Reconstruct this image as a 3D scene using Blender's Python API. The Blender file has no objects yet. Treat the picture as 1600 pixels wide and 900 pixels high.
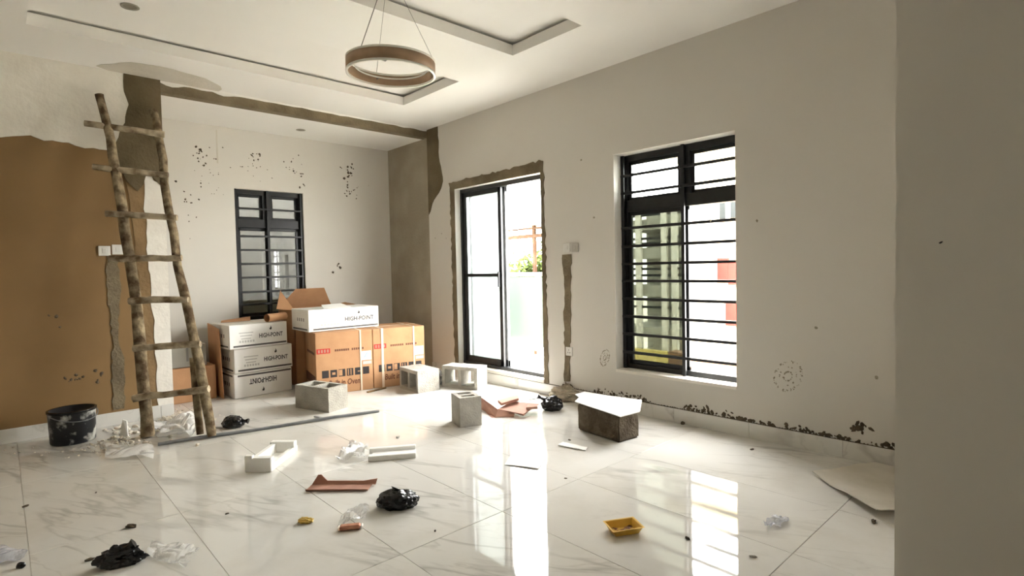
import bpy, bmesh, math, random
import numpy as np
from mathutils import Vector, Matrix, noise

# ------------------------------------------------------------------ camera, sky, exposure
S = bpy.context.scene
COL = S.collection
H = 1.25                                    # lens height above the tiles (m)
F = 861.4                                   # focal length in pixels of the 1600 x 900 frame
YAW, PITCH, ROLL = math.radians(42.894), math.radians(-2.035), math.radians(-1.2015)
_f = np.array([math.sin(YAW)*math.cos(PITCH), math.cos(YAW)*math.cos(PITCH), math.sin(PITCH)])
_r = np.array([math.cos(YAW), -math.sin(YAW), 0.0]); _u = np.cross(_r, _f)
CR = math.cos(ROLL)*_r + math.sin(ROLL)*_u
CU = -math.sin(ROLL)*_r + math.cos(ROLL)*_u
CF = _f
cd = bpy.data.cameras.new('camera'); cam = bpy.data.objects.new('camera', cd); COL.objects.link(cam)
cd.sensor_width = 36.0; cd.lens = F/1600*36.0; cd.clip_start = 0.05; cd.clip_end = 300
cam.matrix_world = Matrix(((CR[0], CU[0], -CF[0], 0), (CR[1], CU[1], -CF[1], 0), (CR[2], CU[2], -CF[2], H), (0, 0, 0, 1)))
S.camera = cam

EXPOSURE = 3.3
SKY = 5.0
w = bpy.data.worlds.new('overcast_sky'); S.world = w; w.use_nodes = True
bg = w.node_tree.nodes['Background']; bg.inputs[0].default_value = (1.0, 0.992, 0.975, 1); bg.inputs[1].default_value = SKY
S.view_settings.view_transform = 'Standard'; S.view_settings.look = 'None'
S.view_settings.exposure = EXPOSURE; S.view_settings.gamma = 1; S.view_settings.use_curve_mapping = False
S.cycles.use_denoising = True
S.cycles.max_bounces = 14; S.cycles.diffuse_bounces = 9; S.cycles.transparent_max_bounces = 16
S.cycles.sample_clamp_indirect = 12.0

def ray(x, y): return (x-800)*CR + (450-y)*CU + F*CF
def onz(x, y, z=0.0): d = ray(x, y); return Vector(d*((z-H)/d[2]) + np.array([0, 0, H]))
def onx(x, y, X): d = ray(x, y); return Vector(d*(X/d[0]) + np.array([0, 0, H]))
def ony(x, y, Y): d = ray(x, y); return Vector(d*(Y/d[1]) + np.array([0, 0, H]))

# ------------------------------------------------------------------ room dimensions (m)
XR = 3.90; XL = -2.6; YN = -3.0; YW = 5.67; YB = 6.60; ZC = 2.963; ZA = 2.865; XC = 1.10; WT = 0.22
DOOR = (3.755, 5.14, 0.135, 2.178)          # y0 y1 z0 z1 in the right wall
WIN = (1.817, 2.885, 0.352, 2.205)
BWIN = (1.95, 2.72, 0.72, 2.206)            # x0 x1 z0 z1 in the alcove's back wall

def portal(name, loc, rot, sx, sy):
    l = bpy.data.lights.new(name, 'AREA'); l.shape = 'RECTANGLE'; l.size = sx; l.size_y = sy; l.cycles.is_portal = True
    o = bpy.data.objects.new(name, l); COL.objects.link(o); o.location = loc; o.rotation_euler = rot
portal('door_light_portal', (XR+WT+.02, (DOOR[0]+DOOR[1])/2, (DOOR[2]+DOOR[3])/2), (0, math.pi/2, 0), DOOR[3]-DOOR[2], DOOR[1]-DOOR[0])
portal('window_light_portal', (XR+WT+.02, (WIN[0]+WIN[1])/2, (WIN[2]+WIN[3])/2), (0, math.pi/2, 0), WIN[3]-WIN[2], WIN[1]-WIN[0])
portal('alcove_light_portal', ((BWIN[0]+BWIN[1])/2, YB+WT+.02, (BWIN[2]+BWIN[3])/2), (-math.pi/2, 0, 0), BWIN[1]-BWIN[0], BWIN[3]-BWIN[2])


# ------------------------------------------------------------------ materials
MATS = {}
def srgb(r, g, b):
    c = lambda v: (v/255/12.92) if v/255 <= .04045 else ((v/255+.055)/1.055)**2.4
    return (c(r), c(g), c(b), 1)
def mat(name, c1, c2=None, scale=8.0, rough=0.8, bump=0.0, bscale=60.0, spec=0.5, metal=0.0, detail=6.0, lo=.35, hi=.65, coord='Object', sheen=0):
    if name in MATS: return MATS[name]
    m = bpy.data.materials.new(name); m.use_nodes = True; MATS[name] = m
    nt = m.node_tree; N = nt.nodes; L = nt.links; b = N['Principled BSDF']
    b.inputs['Roughness'].default_value = rough; b.inputs['Metallic'].default_value = metal
    b.inputs['Specular IOR Level'].default_value = spec
    tc = N.new('ShaderNodeTexCoord'); src = tc.outputs[coord]
    n = N.new('ShaderNodeTexNoise'); n.inputs['Scale'].default_value = scale; n.inputs['Detail'].default_value = detail
    L.new(src, n.inputs['Vector'])
    r = N.new('ShaderNodeValToRGB'); r.color_ramp.elements[0].position = lo; r.color_ramp.elements[1].position = hi
    r.color_ramp.elements[0].color = c1; r.color_ramp.elements[1].color = c2 or c1
    L.new(n.outputs['Fac'], r.inputs['Fac']); L.new(r.outputs['Color'], b.inputs['Base Color'])
    if bump:
        n2 = N.new('ShaderNodeTexNoise'); n2.inputs['Scale'].default_value = bscale; n2.inputs['Detail'].default_value = 8
        L.new(src, n2.inputs['Vector'])
        bp = N.new('ShaderNodeBump'); bp.inputs['Strength'].default_value = bump; bp.inputs['Distance'].default_value = .02
        L.new(n2.outputs['Fac'], bp.inputs['Height']); L.new(bp.outputs['Normal'], b.inputs['Normal'])
    return m

def marble(name, rough, dust=True):
    m = bpy.data.materials.new(name); m.use_nodes = True; MATS[name] = m
    nt = m.node_tree; N = nt.nodes; L = nt.links; b = N['Principled BSDF']
    g = N.new('ShaderNodeNewGeometry'); oi = N.new('ShaderNodeObjectInfo')
    k = N.new('ShaderNodeVectorMath'); k.operation = 'SCALE'; k.inputs[0].default_value = (37, 53, 19); L.new(oi.outputs['Random'], k.inputs['Scale'])
    ad = N.new('ShaderNodeVectorMath'); ad.operation = 'ADD'; L.new(g.outputs['Position'], ad.inputs[0]); L.new(k.outputs['Vector'], ad.inputs[1])
    def vein(rot, sc, ns, w, dist, seed):
        mp = N.new('ShaderNodeMapping'); mp.vector_type = 'TEXTURE'; mp.inputs['Rotation'].default_value = (0, 0, rot); mp.inputs['Scale'].default_value = sc; mp.inputs['Location'].default_value = (seed, seed*.7, 0)
        L.new(ad.outputs['Vector'], mp.inputs['Vector'])
        n = N.new('ShaderNodeTexNoise'); n.inputs['Scale'].default_value = ns; n.inputs['Detail'].default_value = 5; n.inputs['Roughness'].default_value = .55; n.inputs['Distortion'].default_value = dist
        L.new(mp.outputs['Vector'], n.inputs['Vector'])
        s = N.new('ShaderNodeMath'); s.operation = 'SUBTRACT'; s.inputs[1].default_value = .5; L.new(n.outputs['Fac'], s.inputs[0])
        a = N.new('ShaderNodeMath'); a.operation = 'ABSOLUTE'; L.new(s.outputs[0], a.inputs[0])
        r = N.new('ShaderNodeMapRange'); r.inputs['From Min'].default_value = 0; r.inputs['From Max'].default_value = w; r.inputs['To Min'].default_value = 1; r.inputs['To Max'].default_value = 0
        L.new(a.outputs[0], r.inputs['Value']); return r.outputs['Result']
    v1 = vein(math.radians(-66), (2.6, .62, 1), 1.0, .020, .35, 3.0)
    v2 = vein(math.radians(-58), (2.2, .55, 1), 2.0, .014, .5, 11.0)
    # a slow mask makes veins fade in and out
    mk = N.new('ShaderNodeTexNoise'); mk.inputs['Scale'].default_value = 1.7; L.new(ad.outputs['Vector'], mk.inputs['Vector'])
    mr = N.new('ShaderNodeMapRange'); mr.inputs['From Min'].default_value = .4; mr.inputs['From Max'].default_value = .65; L.new(mk.outputs['Fac'], mr.inputs['Value'])
    def mul(a, bb, val=None):
        x = N.new('ShaderNodeMath'); x.operation = 'MULTIPLY'; L.new(a, x.inputs[0])
        if val is None: L.new(bb, x.inputs[1])
        else: x.inputs[1].default_value = val
        return x.outputs[0]
    def mix(fac, c1, c2):
        x = N.new('ShaderNodeMix'); x.data_type = 'RGBA'; L.new(fac, x.inputs['Factor'])
        for i, c in ((6, c1), (7, c2)):
            if isinstance(c, tuple): x.inputs[i].default_value = c
            else: L.new(c, x.inputs[i])
        return x.outputs[2]
    base = mix(mk.outputs['Fac'], srgb(222, 220, 214), srgb(212, 210, 204))
    c = mix(mul(mul(v1, mr.outputs['Result']), None, .46), base, srgb(132, 128, 120))
    c = mix(mul(mul(v2, mr.outputs['Result']), None, .28), c, srgb(136, 131, 122))
    if dust:                                # building dust trodden over the tiles
        dn = N.new('ShaderNodeTexNoise'); dn.inputs['Scale'].default_value = 1.3; dn.inputs['Detail'].default_value = 9; dn.inputs['Roughness'].default_value = .68; L.new(g.outputs['Position'], dn.inputs['Vector'])
        dr = N.new('ShaderNodeMapRange'); dr.inputs['From Min'].default_value = .48; dr.inputs['From Max'].default_value = .72; L.new(dn.outputs['Fac'], dr.inputs['Value'])
        d = mul(dr.outputs['Result'], None, .30)
        c = mix(d, c, srgb(176, 168, 150))
        rr = N.new('ShaderNodeMapRange'); rr.inputs['To Min'].default_value = rough; rr.inputs['To Max'].default_value = .45; L.new(d, rr.inputs['Value']); L.new(rr.outputs['Result'], b.inputs['Roughness'])
    else: b.inputs['Roughness'].default_value = rough
    L.new(c, b.inputs['Base Color']); b.inputs['IOR'].default_value = 1.5
    return m

def glass(name, tint, gloss=.08, alpha_tr=1.0):
    m = bpy.data.materials.new(name); m.use_nodes = True; MATS[name] = m
    nt = m.node_tree; N = nt.nodes; L = nt.links; N.remove(N['Principled BSDF'])
    t = N.new('ShaderNodeBsdfTransparent'); t.inputs[0].default_value = tint
    g = N.new('ShaderNodeBsdfGlossy'); g.inputs['Roughness'].default_value = .02
    f = N.new('ShaderNodeFresnel'); f.inputs['IOR'].default_value = 1.5
    mx = N.new('ShaderNodeMixShader'); L.new(f.outputs[0], mx.inputs[0]); L.new(t.outputs[0], mx.inputs[1]); L.new(g.outputs[0], mx.inputs[2])
    L.new(mx.outputs[0], N['Material Output'].inputs['Surface']); return m
def frosted(name, col, trans):
    m = bpy.data.materials.new(name); m.use_nodes = True; MATS[name] = m
    nt = m.node_tree; N = nt.nodes; L = nt.links; N.remove(N['Principled BSDF'])
    a = N.new('ShaderNodeBsdfTranslucent'); a.inputs[0].default_value = col
    t = N.new('ShaderNodeBsdfTransparent'); t.inputs[0].default_value = col
    g = N.new('ShaderNodeBsdfGlossy'); g.inputs['Roughness'].default_value = .1
    f = N.new('ShaderNodeFresnel'); f.inputs['IOR'].default_value = 1.45
    m1 = N.new('ShaderNodeMixShader'); m1.inputs[0].default_value = trans; L.new(a.outputs[0], m1.inputs[1]); L.new(t.outputs[0], m1.inputs[2])
    m2 = N.new('ShaderNodeMixShader'); L.new(f.outputs[0], m2.inputs[0]); L.new(m1.outputs[0], m2.inputs[1]); L.new(g.outputs[0], m2.inputs[2])
    L.new(m2.outputs[0], N['Material Output'].inputs['Surface']); return m
def film(name, clear=.55, col=(.82, .82, .80, 1)):
    m = bpy.data.materials.new(name); m.use_nodes = True; MATS[name] = m
    nt = m.node_tree; N = nt.nodes; L = nt.links; b = N['Principled BSDF']
    b.inputs['Base Color'].default_value = col; b.inputs['Roughness'].default_value = .18
    t = N.new('ShaderNodeBsdfTransparent')
    mx = N.new('ShaderNodeMixShader'); mx.inputs[0].default_value = clear; L.new(b.outputs[0], mx.inputs[1]); L.new(t.outputs[0], mx.inputs[2])
    L.new(mx.outputs[0], N['Material Output'].inputs['Surface']); return m

WALLP = mat('wall_paint', srgb(204, 200, 191), srgb(212, 208, 200), scale=1.1, rough=.75, bump=.08, bscale=22, lo=.3, hi=.7, coord='Generated')
for n_, sc in (('wall_paint', 3.0),): pass
CEILP = mat('ceiling_paint', srgb(228, 226, 220), srgb(233, 231, 226), scale=.8, rough=.7)
TAN = mat('tan_plaster', srgb(122, 95, 59), srgb(143, 114, 74), scale=1.0, rough=.55, bump=.08, bscale=9, lo=.28, hi=.72, spec=.4)
CEMENT = mat('wet_cement', srgb(104, 92, 70), srgb(128, 115, 90), scale=5, rough=.9, bump=.5, bscale=45)
CEMENTD = mat('dark_cement', srgb(88, 76, 52), srgb(112, 98, 72), scale=3, rough=.9, bump=.5, bscale=40)
CEMENTL = mat('pale_cement', srgb(194, 188, 174), srgb(204, 198, 185), scale=4, rough=.9, bump=.3, bscale=40)
BAREW = mat('bare_render', srgb(150, 141, 122), srgb(170, 161, 142), scale=2.2, rough=.9, bump=.3, bscale=35)
WHITEP = mat('white_plaster', srgb(220, 215, 204), srgb(231, 227, 217), scale=4, rough=.8, bump=.25, bscale=25)
GROUT = mat('grout', srgb(186, 182, 172), srgb(200, 196, 186), scale=20, rough=.9)
TILE = marble('marble_tile', .03); SKIRT = marble('marble_skirting', .12, dust=False)
BLACKM = mat('black_aluminium', srgb(26, 27, 28), srgb(34, 35, 36), scale=20, rough=.38, spec=.4)
GREYM = mat('grey_aluminium', srgb(150, 152, 154), srgb(165, 167, 170), scale=20, rough=.35)
CLEAR = glass('clear_glass', (.93, .96, .95, 1)); TINT = glass('tinted_glass', (.20, .21, .185, 1)); GREYG = glass('grey_glass', (.26, .265, .26, 1))
FROST = frosted('filmed_glass', (.92, .96, .97, 1), .35); RAILG = frosted('green_frosted_glass', (.34, .40, .37, 1), .5)
WOOD = mat('splashed_pole_wood', srgb(84, 65, 42), srgb(168, 152, 122), scale=13, rough=.9, bump=.6, bscale=30, lo=.38, hi=.68)
RUNGW = mat('pale_splashed_wood', srgb(104, 84, 58), srgb(190, 176, 150), scale=11, rough=.9, bump=.5, bscale=30, lo=.36, hi=.62)
WOODD = mat('pole_wood', srgb(92, 70, 42), srgb(136, 108, 70), scale=10, rough=.9, bump=.5, bscale=30)
CARTON = mat('brown_cardboard', srgb(176, 132, 94), srgb(188, 144, 104), scale=6, rough=.85, bump=.05)
PINKC = mat('pink_cardboard', srgb(164, 120, 102), srgb(182, 138, 118), scale=9, rough=.85)
WCARTON = mat('white_cardboard', srgb(226, 224, 218), srgb(234, 232, 226), scale=5, rough=.7)
WCSIDE = WCARTON
INK = mat('dark_ink', srgb(42, 36, 34), rough=.7); INKG = mat('grey_ink', srgb(120, 118, 114), rough=.7); INKM = mat('mid_grey_ink', srgb(84, 82, 78), rough=.7); INKL = mat('pale_grey_ink', srgb(186, 184, 178), rough=.7)
INKB = mat('brown_ink', srgb(104, 62, 40), rough=.7); RED = mat('red_ink', srgb(190, 48, 36), rough=.6); INKBLUE = mat('blue_ink', srgb(120, 160, 205), rough=.6)
PAPER = mat('white_paper', srgb(236, 234, 228), srgb(242, 240, 236), scale=6, rough=.75)
STRAP = mat('clear_strap', srgb(226, 206, 182), rough=.35)
BLOCK = mat('hollow_block', srgb(158, 154, 144), srgb(178, 174, 164), scale=9, rough=.95, bump=.45, bscale=70)
BLOCKD = mat('dark_block', srgb(82, 70, 54), srgb(132, 120, 100), scale=9, rough=.95, bump=.8, bscale=50, lo=.42, hi=.8)
BLACKP = mat('black_plastic', srgb(14, 14, 15), srgb(22, 22, 24), scale=8, rough=.25, spec=.5)
BUCK = mat('splashed_black_plastic', srgb(20, 22, 26), srgb(196, 196, 190), scale=7, rough=.45, lo=.53, hi=.62, detail=9)
FOAM = mat('white_foam', srgb(238, 237, 232), srgb(244, 243, 240), scale=15, rough=.8, bump=.1)
FILM = film('clear_film'); FILMW = film('milky_film', .30, (.86, .86, .85, 1)); FILMB = film('bluish_film', .35, (.62, .64, .72, 1))
GREYPIPE = mat('grey_pipe_plastic', srgb(112, 114, 116), srgb(134, 136, 138), scale=12, rough=.4)
WPLAST = mat('white_plastic', srgb(214, 212, 206), srgb(220, 218, 212), scale=10, rough=.35)
YEL = mat('yellow_plastic', srgb(214, 170, 66), srgb(226, 186, 84), scale=8, rough=.35); BROWNF = mat('brown_residue', srgb(96, 52, 24), srgb(190, 130, 60), scale=30, rough=.6)
GOLD = mat('gold_foil', srgb(170, 140, 50), srgb(210, 180, 96), scale=14, rough=.35, metal=.4)
COPPER = mat('copper_wrapper', srgb(178, 112, 84), srgb(214, 160, 130), scale=18, rough=.3, metal=.3)
SACK = mat('cement_sack', srgb(150, 140, 122), srgb(188, 178, 160), scale=9, rough=.9, bump=.4, bscale=20)
SOCK = mat('dirty_rag', srgb(120, 110, 92), rough=.9)
RUBBLE = mat('plaster_rubble', srgb(190, 182, 166), srgb(226, 220, 208), scale=9, rough=.9)
MORT = mat('dried_mortar', srgb(64, 54, 40), srgb(96, 84, 66), scale=20, rough=.95)
RAWB = mat('raw_board', srgb(128, 112, 90), srgb(144, 128, 104), scale=5, rough=.9)
WRAP = mat('brown_wrap', srgb(150, 122, 94), srgb(172, 142, 112), scale=9, rough=.5)
ACRYL = mat('white_acrylic', srgb(240, 236, 226), rough=.3)
CABLE = mat('steel_cable', srgb(110, 106, 98), rough=.4)

# ------------------------------------------------------------------ mesh helpers
class MB:
    def __init__(s): s.v = []; s.f = []; s.sm = []
    def add(s, vs, fs, smooth=False):
        o = len(s.v); s.v += [tuple(p) for p in vs]; s.f += [tuple(i+o for i in f) for f in fs]; s.sm += [smooth]*len(fs); return s
    def box(s, lo, hi, M=None):
        x0, y0, z0 = lo; x1, y1, z1 = hi
        vs = [Vector(p) for p in ((x0,y0,z0),(x1,y0,z0),(x1,y1,z0),(x0,y1,z0),(x0,y0,z1),(x1,y0,z1),(x1,y1,z1),(x0,y1,z1))]
        if M: vs = [M @ p for p in vs]
        return s.add(vs, [(0,3,2,1),(4,5,6,7),(0,1,5,4),(1,2,6,5),(2,3,7,6),(3,0,4,7)])
    def rbox(s, lo, hi, b=.004, M=None):        # box with chamfered edges
        x0, y0, z0 = lo; x1, y1, z1 = hi
        bm = bmesh.new(); bmesh.ops.create_cube(bm, size=1)
        bmesh.ops.scale(bm, vec=(x1-x0, y1-y0, z1-z0), verts=bm.verts); bmesh.ops.translate(bm, vec=((x0+x1)/2, (y0+y1)/2, (z0+z1)/2), verts=bm.verts)
        bmesh.ops.bevel(bm, geom=bm.edges[:], offset=b, segments=1, affect='EDGES', profile=.5)
        return s.bm(bm, M)
    def bm(s, bm, M=None, smooth=False):
        bm.verts.index_update(); vs = [(M @ v.co) if M else v.co.copy() for v in bm.verts]; fs = [[v.index for v in f.verts] for f in bm.faces]; bm.free(); return s.add(vs, fs, smooth)
    def tube(s, pts, rad, n=10, cap=True, wob=0, seed=0):
        pts = [Vector(p) for p in pts]; rad = rad if isinstance(rad, (list, tuple)) else [rad]*len(pts)
        vs = []; up = Vector((.31, .2, .93))
        for i, p in enumerate(pts):
            t = (pts[min(i+1, len(pts)-1)]-pts[max(i-1, 0)]).normalized(); a = t.cross(up).normalized(); b = t.cross(a)
            for k in range(n):
                q = 2*math.pi*k/n; r = rad[i]*(1+wob*noise.noise(p*7+Vector((math.cos(q), math.sin(q), seed))))
                vs.append(p+(a*math.cos(q)+b*math.sin(q))*r)
        fs = [(i*n+k, i*n+(k+1) % n, (i+1)*n+(k+1) % n, (i+1)*n+k) for i in range(len(pts)-1) for k in range(n)]
        s.add(vs, fs, True)
        if cap: s.add(vs[:n], [tuple(range(n))[::-1]]); s.add(vs[-n:], [tuple(range(n))])
        return s
    def lathe(s, prof, n=28, M=None, smooth=True):
        vs = []; 
        for r, z in prof:
            for k in range(n): vs.append(Vector((r*math.cos(2*math.pi*k/n), r*math.sin(2*math.pi*k/n), z)))
        if M: vs = [M @ v for v in vs]
        fs = [(i*n+k, i*n+(k+1) % n, (i+1)*n+(k+1) % n, (i+1)*n+k) for i in range(len(prof)-1) for k in range(n)]
        return s.add(vs, fs, smooth)
    def prism(s, poly, base, thick):            # poly: list of 3D points of a flat outline; thick: offset vector
        n = len(poly); P = [Vector(p)+Vector(base) for p in poly]; T = Vector(thick)
        return s.add(P+[p+T for p in P], [tuple(range(n))[::-1], tuple(range(n, 2*n))]+[(i, (i+1) % n, n+(i+1) % n, n+i) for i in range(n)])
    def build(s, name, m, parent=None, kind=None):
        me = bpy.data.meshes.new(name); me.from_pydata(s.v, [], s.f); me.update()
        bm = bmesh.new(); bm.from_mesh(me); bmesh.ops.recalc_face_normals(bm, faces=bm.faces[:]); bm.to_mesh(me); bm.free()
        me.polygons.foreach_set('use_smooth', s.sm[:len(me.polygons)]) if len(s.sm) == len(me.polygons) else None
        me.materials.append(m); o = bpy.data.objects.new(name, me); COL.objects.link(o)
        if parent: setparent(o, parent)
        if kind: o['kind'] = kind
        return o
def setparent(o, p):
    bpy.context.view_layer.update(); o.parent = p; o.matrix_parent_inverse = (mw(p)).inverted()
def mw(o):
    m = o.matrix_basis.copy()
    if o.parent: m = mw(o.parent) @ o.matrix_parent_inverse @ m
    return m
def empty(name, loc=(0, 0, 0), rz=0):
    o = bpy.data.objects.new(name, None); COL.objects.link(o); o.location = loc; o.rotation_euler = (0, 0, rz); o.empty_display_size = .1; return o
def tag(o, label, cat, group=None):
    o['label'] = label; o['category'] = cat
    if group: o['group'] = group
    return o
def struct(o, label=None):
    o['kind'] = 'structure'
    if label: o['label'] = label
    return o
def jag(poly, step, amp, seed=0, keep=()):
    rnd = random.Random(seed); out = []; n = len(poly)
    for i in range(n):
        a = Vector(poly[i]); b = Vector(poly[(i+1) % n]); L = (b-a).length; k = max(1, int(L/step))
        if i in keep: out.append(a); continue
        nrm = Vector((-(b-a).y, (b-a).x)).normalized() if len(a) == 2 else Vector((0, 0, 0))
        for j in range(k):
            p = a.lerp(b, j/k)
            if j: p = p+nrm*rnd.uniform(-amp, amp)+(b-a).normalized()*rnd.uniform(-.3, .3)*step
            out.append(p)
    return out
def patch_x(name, poly, m, parent, t=.004, X=XR):   # plaster patch on the right wall: poly in (y, z)
    return MB().prism([(X, p[0], p[1]) for p in poly], (0, 0, 0), (-t, 0, 0)).build(name, m, parent)
def patch_y(name, poly, m, parent, t=.004, Y=YW):
    return MB().prism([(p[0], Y, p[1]) for p in poly], (0, 0, 0), (0, -t, 0)).build(name, m, parent)
def wall_mesh(mb, u0, u1, v0, v1, holes, f0, f1):
    """slab between two parallel faces f0(u,v) and f1(u,v) with rectangular holes"""
    us = sorted({u0, u1, *[h[0] for h in holes], *[h[1] for h in holes]}); vs = sorted({v0, v1, *[h[2] for h in holes], *[h[3] for h in holes]})
    solid = {}
    for i in range(len(us)-1):
        for j in range(len(vs)-1):
            cu, cv = (us[i]+us[i+1])/2, (vs[j]+vs[j+1])/2
            solid[i, j] = not any(h[0] < cu < h[1] and h[2] < cv < h[3] for h in holes)
    for (i, j), s_ in solid.items():
        if not s_: continue
        a, b, c, d = us[i], us[i+1], vs[j], vs[j+1]
        mb.add([f0(a, c), f0(b, c), f0(b, d), f0(a, d)], [(0, 1, 2, 3)]); mb.add([f1(a, c), f1(b, c), f1(b, d), f1(a, d)], [(3, 2, 1, 0)])
        for (di, dj, e) in ((-1, 0, ((a, c), (a, d))), (1, 0, ((b, c), (b, d))), (0, -1, ((a, c), (b, c))), (0, 1, ((a, d), (b, d)))):
            if not solid.get((i+di, j+dj), False):
                p, q = e; mb.add([f0(*p), f0(*q), f1(*q), f1(*p)], [(0, 1, 2, 3)])
    return mb
def blobs(mb, pts, axis, seed=0):             # small flattened lumps: pts = (Vector, radius)
    rnd = random.Random(seed)
    for p, r in pts:
        n = 7; ang = rnd.uniform(0, 6); sx, sy = rnd.uniform(.6, 1.3), rnd.uniform(.5, 1.1); ring = []
        for k in range(n):
            q = 2*math.pi*k/n; rr = r*rnd.uniform(.65, 1.2); a, b = math.cos(q)*rr*sx, math.sin(q)*rr*sy
            a, b = a*math.cos(ang)-b*math.sin(ang), a*math.sin(ang)+b*math.cos(ang)
            ring.append(p+(Vector((0, a, b)) if axis == 'x' else Vector((a, 0, b)) if axis == 'y' else Vector((a, b, 0))))
        h = min(.006, r*.35); top = p+(Vector((-h, 0, 0)) if axis == 'x' else Vector((0, -h, 0)) if axis == 'y' else Vector((0, 0, h)))
        mb.add(ring+[top], [(k, (k+1) % n, n) for k in range(n)])
    return mb

# ------------------------------------------------------------------ floor
ground = MB().box((XL, YN, -.12), (XR+.005, YB+.005, -.0025)).build('floor', GROUT); struct(ground, 'marble tiled floor')
XG = [XL]+[1.85+.6*k for k in range(-8, 5) if XL < 1.85+.6*k < XR]+[XR]
YG = [YN]+[2.10+1.2*k for k in range(-5, 5) if YN < 2.10+1.2*k < YB]+[YB]
tile_me = MB().rbox((-.5, -.5, -.010), (.5, .5, 0), .0012).build('tile', TILE); tm = tile_me.data; bpy.data.objects.remove(tile_me)
random.seed(4)
for i in range(len(XG)-1):
    for j in range(len(YG)-1):
        if XG[i+1] < XC-.3 and YG[j] > YW+.2: continue
        o = bpy.data.objects.new('tile', tm); COL.objects.link(o); o.parent = ground
        o.location = ((XG[i]+XG[i+1])/2, (YG[j]+YG[j+1])/2, random.uniform(-.0004, .0004)); o.scale = (XG[i+1]-XG[i]-.0022, YG[j+1]-YG[j]-.0022, 1)

# ------------------------------------------------------------------ walls
wr = struct(wall_mesh(MB(), YN, YW, 0, ZC, [DOOR, WIN], lambda u, v: Vector((XR, u, v)), lambda u, v: Vector((XR+WT, u, v))).build('wall_right', WALLP), 'off white plastered wall with sliding door and barred window')
war = struct(MB().box((XR, YW, 0), (XR+WT, YB+WT, ZC)).build('wall_alcove_right', BAREW), 'bare render side wall of the alcove')
wb = struct(wall_mesh(MB(), XC-.3, XR, 0, ZA, [BWIN], lambda u, v: Vector((u, YB, v)), lambda u, v: Vector((u, YB+WT, v))).build('wall_back', WALLP), 'mortar splashed back wall of the alcove with small barred window')
wf = struct(MB().box((XL, YW, 0), (XC, YW+WT, ZC)).build('wall_front', TAN), 'brown plastered wall beside the alcove')
struct(MB().box((XC-.4, YW+WT, 0), (XC-.3, YB+WT, ZC)).build('wall_alcove_left', WALLP))
struct(MB().box((XL-WT, YN, 0), (XL, YW+WT, ZC)).build('wall_left', WALLP), 'off white side wall')
struct(MB().box((XL-WT, YN-WT, 0), (XR+WT, YN, ZC)).build('wall_rear', WALLP))
wn = struct(MB().box((2.40, YN, 0), (XR, .522, ZC)).build('wall_near', WALLP), 'plain off white wall end')

# plaster layers on the front wall
top_edge = [(XL, 2.26), (-1.6, 2.30), (-.8, 2.27), (.05, 2.315), (.22, 2.355), (.30, 2.325), (.45, 2.33), (.55, 2.30), (.72, 2.305)]
poly = jag([Vector(p) for p in top_edge], .05, .008, 3, keep=(len(top_edge)-1,))+[Vector((.86, 2.31)), Vector((.86, ZC)), Vector((XL, ZC))]
patch_y('plaster_coat', poly, WHITEP, wf, .016)
px = lambda L, Y=YW: [Vector((ony(a, b, Y).x, ony(a, b, Y).z)) for a, b in L]
patch_y('cement_patch', jag([Vector((.835, ZC-.002)), Vector((.85, 2.75)), Vector((.83, 2.55)), Vector((.78, 2.42)), Vector((.76, 2.26)), Vector((.83, 2.05)), Vector((.90, 1.98)), Vector((.98, 2.16)), Vector((1.02, 2.10)), Vector((XC, 2.02)), Vector((XC, ZC-.002))], .05, .016, 8, keep=(9, 10)), CEMENTD, wf, .019)
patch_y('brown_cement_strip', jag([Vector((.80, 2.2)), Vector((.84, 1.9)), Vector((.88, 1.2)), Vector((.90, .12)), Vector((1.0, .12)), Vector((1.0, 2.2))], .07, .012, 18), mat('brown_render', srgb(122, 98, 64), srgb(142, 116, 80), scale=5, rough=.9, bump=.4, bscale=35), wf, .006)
patch_y('white_plaster_patch', jag([Vector((.95, 2.22)), Vector((.945, 1.9)), Vector((.955, 1.4)), Vector((.975, .8)), Vector((.985, .10)), Vector((XC, .10)), Vector((XC, 2.05)), Vector((1.02, 2.08)), Vector((.98, 2.2))], .07, .010, 5, keep=(4, 5)), WHITEP, wf, .010)
patch_y('conduit_patch', jag([Vector((.665, 1.43)), Vector((.655, 1.1)), Vector((.68, .7)), Vector((.66, .5)), Vector((.66, .13)), Vector((.735, .13)), Vector((.75, .35)), Vector((.74, .6)), Vector((.72, .8)), Vector((.745, 1.1)), Vector((.74, 1.43))], .04, .012, 6), CEMENT, wf, .006)
pts = []
rnd = random.Random(2)
for c, r, n in (((.47, .45), .05, 7), ((.40, .42), .03, 4), ((.52, .40), .03, 4), ((.33, .85), .01, 1), ((.30, .95), .02, 2)):
    for _ in range(n): pts.append((Vector((c[0]+rnd.gauss(0, r), YW, c[1]+rnd.gauss(0, r*.6))), rnd.uniform(.008, .018)))
blobs(MB(), pts, 'y', 3).build('mortar_splatter', MORT, wf, 'stuff')

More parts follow.
